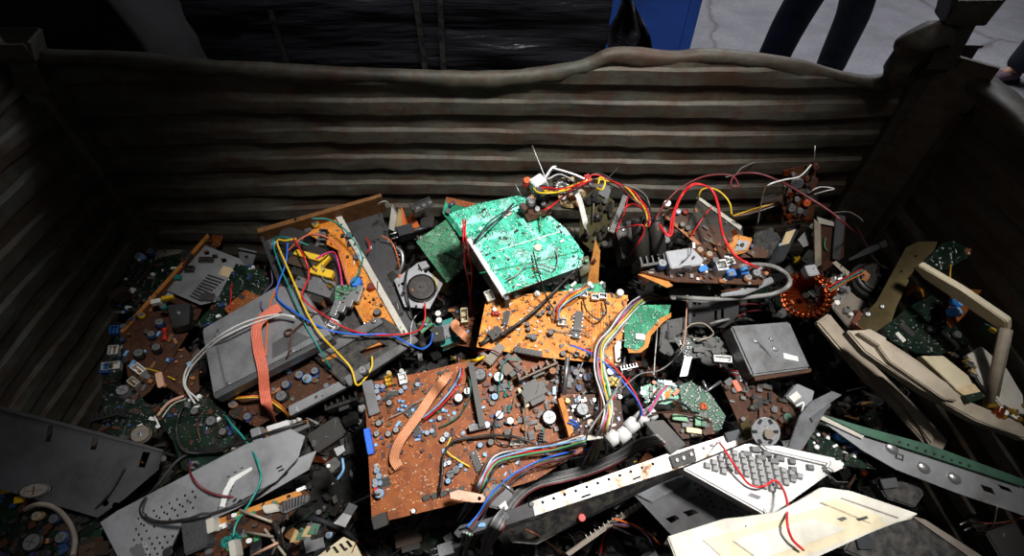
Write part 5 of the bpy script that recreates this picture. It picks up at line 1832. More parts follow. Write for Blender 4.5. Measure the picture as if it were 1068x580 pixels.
t = T('perforated_sheet', 'dark perforated steel panel under the keyboard', 'panel', 715, 520, (.05, -.35, 1), .02, x=(770, 520))
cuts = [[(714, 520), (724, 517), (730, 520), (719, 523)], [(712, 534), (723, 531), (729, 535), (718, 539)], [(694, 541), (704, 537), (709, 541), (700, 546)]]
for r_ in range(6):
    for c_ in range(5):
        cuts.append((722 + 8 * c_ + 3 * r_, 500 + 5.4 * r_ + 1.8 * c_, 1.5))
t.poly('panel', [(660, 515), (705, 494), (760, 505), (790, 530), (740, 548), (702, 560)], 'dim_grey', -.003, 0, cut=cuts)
t.poly('step', [(664, 516), (704, 497), (722, 502), (680, 524)], 'slate', 0, .006, .001, ref=.006)
t = T('housing_cover', 'large off-white plastic housing panel at the bottom right', 'panel', 830, 545, (.0, -.25, 1), .08, x=(950, 530))
K = t.poly('shell', [(696, 560), (756, 541), (810, 536), (858, 508), (888, 512), (959, 536), (905, 557), (850, 580), (820, 602), (712, 602)], 'off_white', -.008, 0, .002,
       cut=[[(938, 524), (945, 522), (950, 525), (942, 528)], (772, 538, 1.2), (778, 549, 1)])
t.poly('cream_inset', [(733, 563), (800, 545), (866, 527), (926, 547), (860, 572), (805, 592), (770, 596)], 'cream', 0, .0016, par=K)
t.poly('inner_plate', [(764, 564), (806, 552), (850, 541), (884, 552), (834, 570), (792, 584)], 'off_white', .0016, .004, .001, par=K, ref=.004)
t.poly('cream_flap', [(856, 524), (872, 520), (922, 540), (908, 546)], 'cream', .001, .004, .001, ref=.004)
t.poly('seam', [(876, 520), (878, 519), (938, 540), (936, 541)], 'beige_dark', 0, .0004, par=K)
t.poly('slot', [(894, 541), (904, 538), (906, 541), (897, 543)], 'charcoal', .0041, .0046)
t.poly('slot', [(873, 541), (880, 539), (884, 541), (878, 544)], 'charcoal', .0017, .0024)
t.poly('clip_arm', [(928, 541), (951, 536), (951, 541), (931, 546)], 'off_white', -.022, -.006, ref=-.006)
t.poly('leg', [(944, 538), (951, 536), (952, 540), (946, 542)], 'beige', -.06, -.006, ref=-.006)
t.poly('side_wall', [(700, 563), (756, 592), (752, 596), (698, 568)], 'off_white', -.03, -.002, ref=-.002)

# ================================================================== far right
t = T('metal_bracket', 'shiny olive metal bracket with a pink glint on the right', 'bracket', 935, 290, x=(975, 255), p3=[(905, 352, .75), (890, 340, .75), (972, 254, .88)])
t.poly('plate', [(890, 340), (914, 315), (945, 258), (958, 252), (978, 252), (974, 262), (955, 278), (935, 320), (930, 335), (905, 352)], 'olive_metal', -.003, 0, cut=[(955, 267, 1.2), (940, 283, 1.2)])
t.poly('lip', [(955, 278), (982, 258), (985, 260), (957, 282)], 'olive_metal', -.003, .006, ref=.006)
t.comp('screw', 920, 320, 5, 5, 3, ('steel', 'charcoal'))
t.comp('screw', 905, 328, 6, 6, 3, ('steel', 'charcoal'))
t = T('circuit_board', 'dark green leaf-shaped board with silver dots behind the shiny bracket', 'circuit board', 985, 268, x=(1010, 262), p3=[(962, 287, .86), (1012, 262, .885), (985, 254, .90)])
GB = [(958, 282), (984, 254), (994, 252), (1012, 260), (1010, 268), (985, 282), (962, 287)]
t.poly('board', GB, 'pcb_dark', -.002, 0, edge='fr_green')
t.solder(GB, 60, 1.5)
t.poly('brown_tip', [(1006, 260), (1013, 259), (1012, 266), (1008, 266)], 'kraft', 0, .001)
t = T('circuit_board', 'dark board with rows of silver solder dots on the beige chassis', 'circuit board', 962, 345, (.1, -.35, 1), .06, x=(1000, 360))
GB = [(922, 342), (948, 320), (972, 308), (986, 318), (988, 336), (1003, 346), (1010, 362), (978, 370), (955, 368), (930, 356)]
t.poly('board', GB, 'pcb_dark', -.002, 0, edge='fr_green')
t.solder(GB, 130, 1.4)
t.comp('ic', 944, 344, 16, 8, 3, ('charcoal', 'steel'), -30)
t.comp('ic', 985, 356, 22, 14, 4, ('black', 'charcoal'), -30)
t.comp('box', 938, 352, 11, 5, 2, 'sticker', -35, part='sticker')
t.caps([(968, 344, 8, 5, BLK), (1003, 358, 8, 5, ('charcoal', 'grey_plastic', 'black')), (995, 350, 9, 5, BLK)])
t = T('circuit_board', 'brown board corner with blue capacitors behind the diagonal beige bar', 'circuit board', 1000, 318, x=(1022, 306), p3=[(992, 342, .80), (1024, 303, .83), (994, 300, .84)])
t.poly('board', [(988, 336), (994, 300), (1024, 303), (1005, 330), (992, 342)], 'pcb_brown', -.002, 0, edge='edge_brown')
for u, v in ((994, 316), (991, 326), (999, 312)):
    t.comp('cap', u, v, 10, 10, 9, ('blue', 'light_blue', 'dark_blue'))
t = T('steel_support', 'beige steel support frame with a bent corner on the right', 'frame', 1000, 320, x=(1050, 346), p3=[(955, 280, .89), (1050, 343, .88), (1000, 330, .83)])
t.poly('top_bar', [(953, 280), (958, 277), (1002, 303), (1050, 336), (1050, 346), (1044, 345), (1000, 315), (962, 290)], 'cream', -.012, 0, .002)
t.wrod('post', [(1048, 342, .88), (1030, 426, .745)], 'beige', .010)
t.wrod('post_lip', [(1053, 344, .88), (1036, 426, .745)], 'beige_dark', .006)
t.poly('green_tab', [(1015, 346), (1027, 338), (1042, 345), (1026, 352)], 'fr_green', -.02, -.018, ref=-.018)
t.comp('disc', 1036, 344, 7, 7, 2, 'wire_yellow', h0=-.018, part='washer')
t = T('beige_chassis', 'stepped beige plastic chassis with white inner panels on the right', 'chassis', 985, 400, (.0, -.35, 1), .02, x=(1060, 448))
t.poly('rail', [(886, 346), (912, 345), (960, 378), (1010, 420), (1062, 438), (1070, 446), (1070, 458), (1060, 453), (1018, 438), (960, 405), (905, 368)], 'beige', -.02, 0, .003)
t.poly('step', [(918, 362), (934, 364), (990, 400), (1000, 418), (985, 416), (930, 378)], 'beige', 0, .012, .002, ref=.012)
t.poly('inner_panel', [(962, 372), (985, 372), (1010, 392), (1020, 410), (1000, 408)], 'cream', -.01, .004, .001, ref=.004)
t.poly('inner_panel', [(1008, 372), (1024, 362), (1050, 385), (1066, 412), (1068, 432), (1045, 425), (1024, 400)], 'off_white', -.012, -.002, .002, ref=-.002)
t.poly('inner_panel', [(996, 405), (1016, 400), (1026, 412), (1008, 414)], 'beige_sticker', .001, .006, .001, ref=.006)
t.poly('green_block', [(1006, 412), (1024, 408), (1028, 414), (1010, 420)], 'pcb_dark', .004, .012, .001, ref=.012)
t.scatter([(990, 370), (1010, 372), (1024, 392), (1012, 396)], 25, ('brass', 'charcoal', 'foil', 'black'), 3, 8, 5)
t.scatter([(1030, 418), (1060, 428), (1060, 440), (1034, 430)], 30, ('brass', 'copper', 'charcoal', 'white', 'foil'), 3, 8, 6)
t.poly('mount_tab', [(898, 348), (910, 344), (928, 354), (920, 362)], 'beige', 0, .014, .002, ref=.014)
t = T('plastic_trim', 'long curved beige plastic trim strip pointing down to the right', 'trim strip', 920, 405, (.12, -.4, 1), .015, x=(980, 460))
t.poly('strip', [(852, 336), (866, 326), (900, 372), (930, 396), (962, 430), (990, 460), (984, 471), (968, 466), (930, 420), (905, 398)], 'beige', -.012, 0, .004)
t.poly('raised_bead', [(912, 394), (920, 391), (950, 416), (968, 440), (976, 458), (972, 466), (962, 446), (940, 420)], 'beige', 0, .010, .004, ref=.010)
t = T('metal_bracket', 'dull brown bracket arm below the copper yoke', 'bracket', 885, 320, (.1, -.4, 1), .03, x=(905, 345))
t.poly('arm', [(866, 318), (882, 300), (905, 316), (915, 335), (908, 352), (888, 345)], 'beige_dark', -.006, 0, .002, cut=[(885, 322, 2.5)])
t.scatter([(880, 325), (905, 322), (912, 340), (892, 345)], 25, ('brown', 'steel', 'charcoal', 'white'), 3, 8, 8)
t = T('speaker_cone', 'black rounded cover beside the flat beige strip', 'cover', 905, 290, (.1, -.3, 1), .03)
t.comp('motor', 908, 294, 40, 34, 14, ('black', 'black_matte'), part='dome')
t.comp('disc', 908, 294, 46, 40, 3, 'black_matte', part='flange')
t = T('cable_tie', 'dark grey flat strap pointing right above the black rounded cover', 'strap', 905, 262, (0, -.5, 1), .06, x=(923, 254))
t.poly('strap', [(885, 270), (905, 258), (922, 252), (924, 256), (908, 264), (886, 272)], 'slate', -.003, 0)
t.poly('head', [(917, 253), (924, 250), (926, 257), (920, 259)], 'slate', -.004, .004)

# lower right channel
t = T('steel_channel', 'long steel channel with a green strip and bright dimples at lower right', 'channel', 960, 485, (.0, -.45, 1), .03, x=(1060, 520))
t.poly('plate', [(853, 436), (872, 438), (950, 464), (1060, 505), (1070, 511), (1072, 540), (1060, 535), (1000, 515), (935, 490), (900, 470)], 'panel_grey', -.003, 0, .001, cut=[[(1040, 505), (1052, 509), (1056, 514), (1044, 510)], [(1022, 505), (1034, 509), (1038, 516), (1026, 512)]])
t.poly('green_strip', [(857, 432), (900, 445), (970, 464), (1068, 500), (1068, 508), (950, 469), (900, 453)], 'fr_green', .001, .010, .001, ref=.010)
for i in range(9):
    t.comp('disc', 938 + 9 * i, 461 + 3.1 * i, 2.4, 2.4, 1.2, 'black', h0=.010, part='hole')
for u, v in ((930, 468), (963, 488), (995, 499)):
    t.comp('dome', u, v, 15, 11, 7, ('bright_steel',), -18, part='dimple')
lm = t.poly('black_mark', [(934, 472), (943, 475), (942, 481), (934, 478)], 'black', 0, .0008)
t.poly('mark_inner', [(936, 474), (941, 476), (940.5, 479), (936, 477.5)], 'panel_grey', .0008, .0014, par=lm)
t.poly('white_lip', [(853, 436), (857, 432), (903, 452), (900, 458)], 'off_white', .001, .006, ref=.006)
t = T('circuit_board', 'dark green board with four blue capacitors under the steel channel', 'circuit board', 880, 465, (.1, -.3, 1), -.01, x=(900, 475))
GB = [(845, 445), (862, 438), (905, 470), (915, 490), (880, 486), (842, 470)]
t.poly('board', GB, 'pcb_dark', -.002, 0, edge='fr_green')
for u, v, m in ((871, 456, 'blue'), (877, 459, 'blue'), (882, 465, 'dark_blue'), (890, 470, 'dark_blue')):
    t.comp('cap', u, v, 7, 7, 12, (m, 'light_blue', 'dark_blue'))
t.solder(GB, 60)
t.scatter(GB, 30, ('black', 'charcoal', 'white', 'brown'), 3, 7, 6)
t = T('plastic_box', 'dark plastic casing lying under the off-white housing panel', 'box', 930, 555, (0, -.3, 1), -.02, x=(1000, 580))
t.poly('case', [(945, 535), (962, 540), (1035, 590), (940, 600), (880, 575), (890, 556)], 'charcoal', -.04, 0, .004)
t.poly('ledge', [(950, 538), (965, 542), (1040, 590), (1030, 594)], 'beige_dark', -.002, .004)
t.comp('box', 900, 566, 16, 12, 4, 'slate', 20, part='latch')
t = T('plastic_box', 'black plastic box in the shade below the steel channel', 'box', 935, 510, (0, -.3, 1), -.03, x=(965, 515))
t.poly('case', [(915, 505), (955, 500), (965, 515), (955, 530), (925, 520)], 'charcoal', -.03, 0, .003)
t.poly('tab', [(918, 500), (935, 498), (938, 508), (922, 510)], 'dim_grey', 0, .01, .001, ref=.01)
# ================================================================== bottom left
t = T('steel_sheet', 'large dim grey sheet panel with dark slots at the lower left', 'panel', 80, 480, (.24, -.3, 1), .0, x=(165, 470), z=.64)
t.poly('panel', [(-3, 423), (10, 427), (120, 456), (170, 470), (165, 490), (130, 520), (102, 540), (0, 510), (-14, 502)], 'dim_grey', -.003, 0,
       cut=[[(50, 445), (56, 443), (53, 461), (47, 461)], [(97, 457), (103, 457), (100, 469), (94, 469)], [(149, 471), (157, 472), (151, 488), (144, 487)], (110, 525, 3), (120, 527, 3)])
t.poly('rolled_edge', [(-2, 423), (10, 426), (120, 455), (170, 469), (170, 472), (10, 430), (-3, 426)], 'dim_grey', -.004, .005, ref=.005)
t.comp('cap', 38, 512, 26, 14, 5, ('grey_plastic', 'beige_dark', 'black'), 0, part='grommet')
t = T('perforated_sheet', 'silver case panel with rows of round vent holes at lower left', 'panel', 200, 510, (.05, -.30, 1), .03, x=(318, 455))
cuts = []
for r_ in range(8):
    for c_ in range(9):
        u, v = 144 + 8.1 * c_ - 1.2 * r_ + (4 if r_ % 2 else 0), 541 + 5.6 * r_ - 3.2 * c_ * (0 if r_ > 3 else 1) - .8 * c_
        if u < 205 - (r_ > 4) * 5 and v < 583 and (u - 150) > (512 - v) * .9:
            cuts.append((u, v, 1.35))
cuts += [[(242, 523), (246, 519), (247, 521), (243, 525)], [(247, 524), (251, 520), (252, 522), (248, 526)], [(288, 488), (294, 485), (294, 487), (288, 490)], [(290, 491), (296, 488), (296, 490), (290, 493)]]
for i in range(9):
    a = (227 + i * 1.6, 530 - i * 4.6) if i < 6 else (238 + (i - 6) * 7, 497 - (i - 6) * 4.5)
    b = (a[0] + 7, a[1] + .5) if i < 6 else (a[0] + 3, a[1] + 6)
    for p in (a, b):
        cuts.append([(p[0] - .8, p[1] + 1.4), (p[0] + .8, p[1] - 1.6), (p[0] + 2, p[1] - 1.2), (p[0] + .4, p[1] + 1.8)] if i < 6 else [(p[0] - 1.6, p[1] + .4), (p[0] + 1.6, p[1] - 1), (p[0] + 2, p[1]), (p[0] - 1.2, p[1] + 1.5)])
t.poly('panel', [(104, 545), (122, 533), (255, 464), (302, 448), (318, 455), (310, 478), (288, 502), (240, 528), (190, 545), (170, 590), (130, 595)], 'panel_grey', -.004, 0, .001, cut=cuts)
t.poly('white_fold', [(229, 528), (233, 512), (240, 499), (262, 487), (263, 490), (245, 502), (238, 514), (234, 529)], 'white', 0, .0012)
t.poly('latch', [(134, 572), (148, 566), (153, 578), (140, 584)], 'steel', 0, .006, .001, ref=.006)
t.comp('disc', 176, 576, 9, 9, 3, 'black', part='rubber_foot')
t.poly('lower_fold', [(190, 545), (240, 528), (288, 502), (310, 478), (330, 470), (322, 490), (270, 520), (200, 552)], 'panel_grey', -.03, -.026, ref=-.026)

t = T('circuit_board', 'dark green board with yellow coils at the bottom left corner', 'circuit board', 50, 545, (.1, -.3, 1), -.02, x=(100, 550))
GB = [(-10, 505), (40, 508), (110, 535), (100, 580), (60, 600), (-20, 600)]
t.poly('board', GB, 'pcb_dark', -.002, 0, edge='fr_green')
t.scatter(GB, 150, ('black', 'charcoal', 'dark_blue', 'black', 'brown', 'black'), 4, 10, 8)
for u, v in ((13, 511), (26, 521), (0, 513)):
    t.comp('box', u, v, 10, 7, 8, 'yellow', 20, part='coil')
t.caps([(45, 538, 10, 10, ('foil', 'beige', 'brown')), (62, 541, 10, 9, NAV), (70, 560, 12, 10, NAV), (40, 565, 18, 10, BLK)])

t = T('circuit_board', 'orange-edged board under the silver vent panel with grey ribbed connector', 'circuit board', 255, 545, (.0, -.3, 1), .02, x=(315, 520))
BB = [(205, 550), (315, 510), (322, 516), (300, 540), (250, 575), (205, 590)]
t.poly('board', BB, 'pcb_dkbrown', -.004, 0, edge='edge_orange')
t.poly('orange_edge', [(228, 541), (312, 511), (315, 516), (230, 547)], 'torn_orange', -.006, .002, ref=.002)
K = t.poly('ribbed_connector', [(288, 531), (300, 520), (322, 516), (320, 524), (296, 536)], 'grey_plastic', 0, .012, .002, ref=.012)
for i in range(8):
    t.poly('rib', [(294 + 3.3 * i, 523 - .9 * i), (295.5 + 3.3 * i, 522.6 - .9 * i), (296.5 + 3.0 * i, 533 - 1.2 * i), (295 + 3.0 * i, 533.6 - 1.2 * i)], 'charcoal', .012, .0145, ref=.0145, par=K)
t.poly('clear_clip', [(272, 528), (286, 525), (292, 533), (276, 536)], 'off_white', 0, .014, .002, ref=.014)
t.scatter(BB, 70, ('white', 'charcoal', 'black', 'steel', 'brown', 'green'), 3, 8, 7)
t.comp('box', 212, 556, 22, 34, 18, 'dim_grey', 0, part='can')
t.comp('box', 226, 548, 8, 14, 14, 'off_white', 0, part='terminal')
t.comp('box', 250, 572, 6, 16, 16, 'off_white', 0, part='terminal')
t.comp('toroid', 246, 562, 14, 14, 12, ('teal',))
t.comp('toroid', 237, 566, 12, 12, 12, ('teal',))
t = T('plate', 'cream slotted plate at the bottom edge under the thick black cable', 'plate', 358, 572, (.0, -.3, 1), .05, x=(372, 562))
t.poly('plate', [(326, 584), (358, 560), (370, 566), (382, 590), (330, 596)], 'cream', -.004, 0, .001, cut=[[(346 + 7 * i, 571 - 3 * i), (349 + 7 * i, 569.5 - 3 * i), (354 + 7 * i, 576 - 3 * i), (351 + 7 * i, 577.5 - 3 * i)] for i in range(3)])
t.comp('cap', 345, 558, 6, 6, 9, ('light_blue', 'steel', 'charcoal'), part='lamp')
t = T('steel_clip', 'bright folded steel clip right of the thick black cable', 'clip', 360, 540, (.3, -.5, 1), .04, x=(370, 525))
t.poly('blade', [(348, 546), (358, 535), (367, 538), (360, 550)], 'bright_steel', -.003, 0)
t.poly('fold', [(358, 535), (364, 524), (373, 528), (367, 538)], 'dark_steel', -.003, .001)
t = T('plastic_scrap', 'bundle of pale plastic arms among the scrap at the bottom', 'arms', 275, 555, (.0, -.3, 1), .05)
for i, (a, b) in enumerate((((250, 532), (285, 545)), ((258, 555), (285, 560)), ((262, 580), (290, 566)), ((276, 552), (298, 580)), ((284, 578), (296, 550)))):
    t.rod('arm', [a, b], ('beige', 'beige_dark', 'pinkish_foil')[i % 3], 1.5, [.0, .008 * (i % 3)], sides=5)
t = T('foil_scrap', 'crumpled yellow-green foil scrap under the thick black cable', 'foil', 315, 558, (.1, -.3, 1), .04)
for i in range(4):
    a = i * 6
    t.poly('fold', [(302 + a, 566 - a * .5), (308 + a, 552 - a * .3), (316 + a, 556 - a * .5), (312 + a, 565 - a * .4)], ('foil', 'fr_green')[i % 2], .004 * i - .002, .004 * i)
t = T('switch', 'small dark switch with a white pip in the dark gap', 'switch', 345, 485, (.2, -.4, 1), .03)
t.poly('body', [(338, 484), (350, 476), (356, 484), (346, 494)], 'charcoal', -.02, 0, .002)
t.comp('cap', 343, 486, 4, 4, 4, ('white', 'white', 'white'), part='pip')
t.poly('tab', [(348, 468), (358, 464), (360, 470), (352, 476)], 'mid_steel', 0, .004)
t.rod('blue_lead', [(357, 478), (358, 490), (352, 500)], 'light_blue', 1.4, [0, .006, 0])

# ================================================================== loose scrap filling the heap (each its own thing)
def small(kind, label, cat, u, v, w, l, h, mats, rot, n=(0, -.3, 1), dz=.0, name=None, lie=None):
    q = T(name or cat.replace(' ', '_'), label, cat, u, v, n, dz, drop=True)
    q.comp(kind, u, v, w, l, h, mats, rot, -.004, lie=lie, part={'cap': 'can', 'plug': 'body', 'motor': 'body', 'trafo': 'core', 'conn': 'housing', 'box': 'body', 'bracket': 'plate', 'sink': 'fins', 'toroid': 'winding'}.get(kind, 'body'))
    return q


q = small('box', 'black plastic block beside the motor plate', 'plastic block', 410, 330, 22, 16, 14, 'charcoal', 30)
q.comp('screw', 410, 326, 4, 4, 3, ('steel', 'black'), h0=.02)
q = small('trafo', 'dusty silver transformer with teal band between the boards', 'transformer', 468, 352, 30, 26, 20, ('mid_steel', 'off_white', 'teal'), 20)
q.comp('cap', 476, 345, 7, 7, 10, ('white', 'white', 'steel'), part='terminal')
q = small('cap', 'pale yellow ended bobbin below the small green board', 'bobbin', 470, 302, 20, 20, 20, ('foil', 'cream', 'beige'), 160, lie=80, name='bobbin')
q.comp('disc', 466, 306, 22, 22, 3, 'brown', part='flange')
q = small('conn', 'white round-headed plug by the yellow terminal', 'plug', 423, 329, 13, 12, 9, ('white_plastic', 'red'), 15)
q = small('box', 'yellow terminal block at the end of the white chassis rail', 'terminal', 398, 311, 12, 9, 8, 'wire_yellow', 20)
q.comp('screw', 400, 309, 4, 4, 3, ('brass', 'charcoal'), h0=.014)
q = small('cap', 'pair end of silver capacitors left of the orange board', 'capacitor', 458, 330, 7, 7, 9, ('steel', 'white', 'steel'), 0, name='loose_capacitor')
q.rod('lead', [(458, 334), (460, 340)], 'steel', .4, [.002, -.004])
q = small('cap', 'second silver capacitor just below the other left of the orange board', 'capacitor', 459, 337, 7, 7, 9, ('steel', 'white', 'steel'), 0, name='loose_capacitor')
q.rod('lead', [(459, 341), (461, 347)], 'steel', .4, [.002, -.004])
for u, v, w, l, pts, m, lb in ((446, 340, 0, 0, [(432, 340), (446, 330), (452, 338), (440, 348)], 'pcb_mid', 'little green board fragment under the red wire'),
                           (486, 322, 0, 0, [(468, 322), (494, 312), (500, 326), (476, 334)], 'pcb_dkbrown', 'small brown board fragment left of the orange board'),
                           (480, 346, 0, 0, [(482, 330), (494, 332), (490, 362), (478, 360)], 'pcb_brown', 'narrow brown board strip left of the orange board')):
    q = T('board_scrap', lb, 'circuit board', u, v, (0, -.35, 1), .012, drop=True)
    q.poly('board', pts, m, -.002, 0, edge='edge_orange')
    q.solder(pts, 25)
    q.scatter(pts, 12, TINYB, 3, 6, 5)
q = small('box', 'dark relay block left of the tan ribbon plug', 'relay', 458, 352, 12, 16, 12, 'black', 10)
q = small('conn', 'cream header next to the tan ribbon end', 'header', 485, 332, 7, 16, 10, ('cream', 'brass'), 5)
q = small('bracket', 'tarnished bracket in the clutter above the big brown board', 'bracket', 500, 380, 26, 20, 18, ('beige_dark', 'steel'), 50)
q = small('plug', 'black barrel plug lying on the orange board', 'plug', 517, 351, 22, 13, 12, ('black', 'steel'), 215)
q = small('trafo', 'rusty small transformer behind the copper yoke', 'transformer', 800, 222, 24, 22, 18, ('trafo_core', 'kraft', 'black'), 20, dz=.01)
q = small('box', 'yellow film capacitor near the thick cable loop', 'capacitor', 826, 276, 13, 9, 9, 'yellow', 15)
q = small('conn', 'white plug at the end of the grey ribbon', 'plug', 637, 242, 7, 5, 5, ('white', 'steel'), 0)
q = small('box', 'pale grey filter block right of the black L-shaped board', 'block', 842, 286, 12, 12, 10, 'panel_grey', 10)
q = small('cap', 'black capacitor lying below the chassis tray', 'capacitor', 405, 385, 14, 14, 22, BLK, 30, lie=85, name='loose_capacitor')
q = small('sink', 'black finned heat sink in the dark gap left of the big brown board', 'heat sink', 362, 425, 34, 20, 20, ('black', 'dark_steel'), 20)
q = small('box', 'dark power brick in the gap beside the big brown board', 'power supply', 345, 455, 34, 22, 14, 'charcoal', 35, name='power_brick')
q.comp('screw', 345, 452, 4, 4, 3, ('steel', 'black'), h0=.024)
q = small('bracket', 'dim steel bracket in the gap under the white ribbon connector', 'bracket', 330, 475, 26, 18, 14, ('dark_steel', 'steel'), -20)
q = small('trafo', 'dark transformer in the gap left of the pinkish tag', 'transformer', 430, 560, 28, 24, 20, ('trafo_core', 'brown', 'black'), 15)
q = small('plug', 'pale grey plug at the bottom edge centre', 'plug', 466, 572, 26, 14, 12, ('panel_grey', 'steel'), 15)
q = small('box', 'grey casing block in the shade under the steel rail', 'casing', 640, 572, 36, 24, 14, 'dim_grey', 40)
q = small('cap', 'red lamp under the steel rail', 'lamp', 606, 540, 8, 8, 9, ('red', 'red', 'red'), 0)
q = small('motor', 'small metal motor in the hollow right of the relays', 'motor', 770, 395, 18, 18, 14, ('charcoal', 'steel'), 0)
q = small('box', 'black plastic box behind the black L-shaped board', 'box', 735, 385, 18, 22, 16, 'black', 0)
q = small('trafo', 'small dark coil former near the blue capacitors at left', 'coil former', 130, 310, 16, 14, 12, ('trafo_core', 'brown', 'black'), 40)
q = small('sink', 'dull finned sink on the shadowed board at far left', 'heat sink', 118, 438, 26, 14, 14, ('dark_steel', 'black'), 15)
q = small('conn', 'small off-white header at the lower edge of the scuffed board', 'header', 240, 469, 9, 5, 5, ('off_white', 'brass'), 25)
q = small('bracket', 'dull metal bracket behind the chassis top right corner', 'bracket', 440, 215, 22, 16, 14, ('dark_steel', 'steel'), 30)
q = small('box', 'black knob-like block between torn flex and green boards', 'knob', 447, 236, 13, 13, 10, 'black', 0)
q = small('cap', 'brown ceramic post above the dark brown shaded board', 'post', 575, 392, 8, 8, 20, ('brown', 'kraft', 'brown'), 0)
q = small('box', 'black connector shell in front of the perforated panel', 'connector', 780, 318, 22, 12, 10, 'black', -10)
q = small('bracket', 'brown rusty bracket right of the yoke terminals', 'bracket', 895, 335, 22, 18, 12, ('rust', 'steel'), 50)
q = small('cap', 'brass spool in the corner of the beige chassis', 'spool', 1052, 428, 9, 9, 10, ('brass', 'foil', 'brown'), 20, lie=70)
q = small('cap', 'copper spool at the right edge on the beige chassis', 'spool', 1064, 440, 10, 10, 9, ('copper', 'orange', 'brown'), 0, lie=60)
q = small('plug', 'black plug at the bottom right under the channel', 'plug', 1010, 545, 22, 14, 12, ('black', 'steel'), 20)
q = small('box', 'dark square module at the bottom right corner', 'module', 1040, 565, 34, 26, 14, 'charcoal', 15)
q = small('trafo', 'dim transformer in the bottom left corner', 'transformer', 100, 575, 26, 24, 20, ('trafo_core', 'brown', 'black'), 15)

# ================================================================== wires and cables
keep_inside()
refresh()
wire('teal wire running down the left of the chassis and over the drive frame', [(322, 256, .02), (300, 248, .03), (285, 250, .03), (291, 275, .02), (304, 305, .015), (318, 338), (332, 362), (345, 384)], 'wire_teal', .0020)
wire('yellow wire draped from the chassis down to the drive frame', [(309, 249, .03), (298, 251, .03), (289, 252, .03), (298, 275, .025), (311, 305, .015), (322, 330, .01), (335, 350, .01), (352, 368, .01), (366, 384, .012), (373, 402, .01), (387, 385, .01), (388, 372, .01)], 'wire_yellow', .0024)
wire('blue wire looping over the silver drive and the plastic tray', [(300, 253, .03), (298, 275, .02), (289, 300, .015), (291, 313), (308, 326, .006), (324, 336, .01), (345, 345, .01), (375, 349, .01), (405, 349, .01), (425, 358, .01), (440, 364), (449, 358), (451, 348)], 'wire_blue', .0022)
wire('red wire from the chassis corner over the tray to the motor plate', [(306, 248, .03), (318, 270, .03), (322, 288, .02), (315, 308, .02), (325, 320, .02), (340, 330, .015), (360, 342, .012), (385, 349, .012), (415, 349, .012), (436, 345, .01), (443, 333, .01), (443, 316, .01)], 'wire_red', .0022)
wire('teal wire arching along the white rail of the chassis', [(325, 228, .03), (343, 229, .04), (358, 238, .04), (372, 255, .035), (378, 270, .03), (374, 284, .02), (368, 294)], 'wire_teal', .0022)
wire('pink wire bowed over the yellow transformer', [(330, 270, .02), (341, 264, .03), (349, 264, .03), (354, 278, .02), (357, 298)], 'pink', .0024)
wire('orange wire arched above the chassis cans', [(300, 262, .02), (314, 249, .03), (328, 244, .035), (345, 250, .03), (355, 262, .025), (360, 280, .02), (364, 298)], 'salmon', .0022)
wire('thin purple wire at the back corner of the silver drive', [(288, 268, .02), (283, 280, .02), (284, 295, .01), (276, 305), (272, 318), (278, 328)], 'purple', .0018)
wire('orange wire hanging across the silver drive beside the ribbon', [(292, 296, .01), (284, 310), (280, 330), (278, 350), (277, 372)], 'orange', .0022)
wire('dark brown knotted wire on the silver drive', [(345, 320, .01), (325, 330), (312, 340), (300, 350), (297, 346), (304, 344), (303, 355), (300, 372), (290, 392)], 'brown', .0022)
bundle('cable_pair', 'pair of white wires curving from the chassis over the drive to the left', [(308, 331, .012), (290, 329, .012), (262, 336, .014), (235, 350, .016), (212, 368, .012), (197, 384, .012), (193, 400, .01), (200, 413, .006), (206, 420)], ('wire_white', 'wire_white'), .0022, 2.6)
bundle('ribbon_cable', 'flat salmon ribbon cable hanging over the drive to the white connector', [(292, 320, .006), (279, 328, .01), (268, 340, .012), (269, 362, .012), (274, 385, .014), (276, 408, .03), (279, 424, .045), (287, 441, .03)], ('salmon',) * 7, .0019, 1.7, joined=True, cat='ribbon cable')
bundle('wire_twist', 'red and yellow twisted wires passing behind the salmon ribbon', [(228, 418, .006), (248, 416, .01), (275, 416, .012), (292, 424, .014), (302, 434, .01), (309, 436, .006)], ('orange', 'wire_yellow', 'brown'), .0017, 2)
wire('teal wire crossing the vent panel at lower left', [(230, 422), (238, 438, .02), (255, 458, .025), (268, 480, .008), (272, 500, .006), (262, 522, .008), (247, 545, .012), (243, 560, .004)], 'wire_teal', .0022)
wire('thick black cable looping over the vent panel', [(320, 440, .004), (285, 450, .006), (240, 466, .006), (215, 470, .006), (188, 478, .008), (165, 505, .006), (148, 527, .006), (152, 540, .006), (172, 545, .005), (205, 540, .005), (240, 530, .005), (268, 515, .006), (300, 490, .01)], 'wire_black', .0036, name='cable', cat='cable')
wire('dark red wire lying on the vent panel', [(196, 480, .005), (200, 497, .004), (213, 511, .004), (230, 517, .004), (257, 520, .004)], 'maroon', .0022)
wire('black cable coil around the scuffed green board', [(205, 412, .01), (190, 425, .01), (184, 450, .01), (192, 470, .01), (215, 472, .01), (240, 465, .01), (252, 440, .01)], 'wire_black', .003, name='cable', cat='cable')
wire('thin black wire on the dim grey panel', [(130, 488, .006), (120, 505, .005), (108, 522, .005), (92, 538, .005)], 'wire_black', .002)
wire('grey flat cable arching over the bottom left board', [(25, 532, .02), (40, 526, .03), (58, 530, .03), (72, 545, .03), (78, 562, .02), (76, 580, .02)], 'beige_dark', .005, name='cable', cat='cable')
wire('yellow wire on the brown boards left of the drive', [(152, 384, .01), (165, 388, .01), (182, 396, .008)], 'wire_yellow', .0016)
wire('short red wire above the orange scrap', [(242, 296, .02), (241, 306, .01), (240, 322)], 'wire_red', .0017)
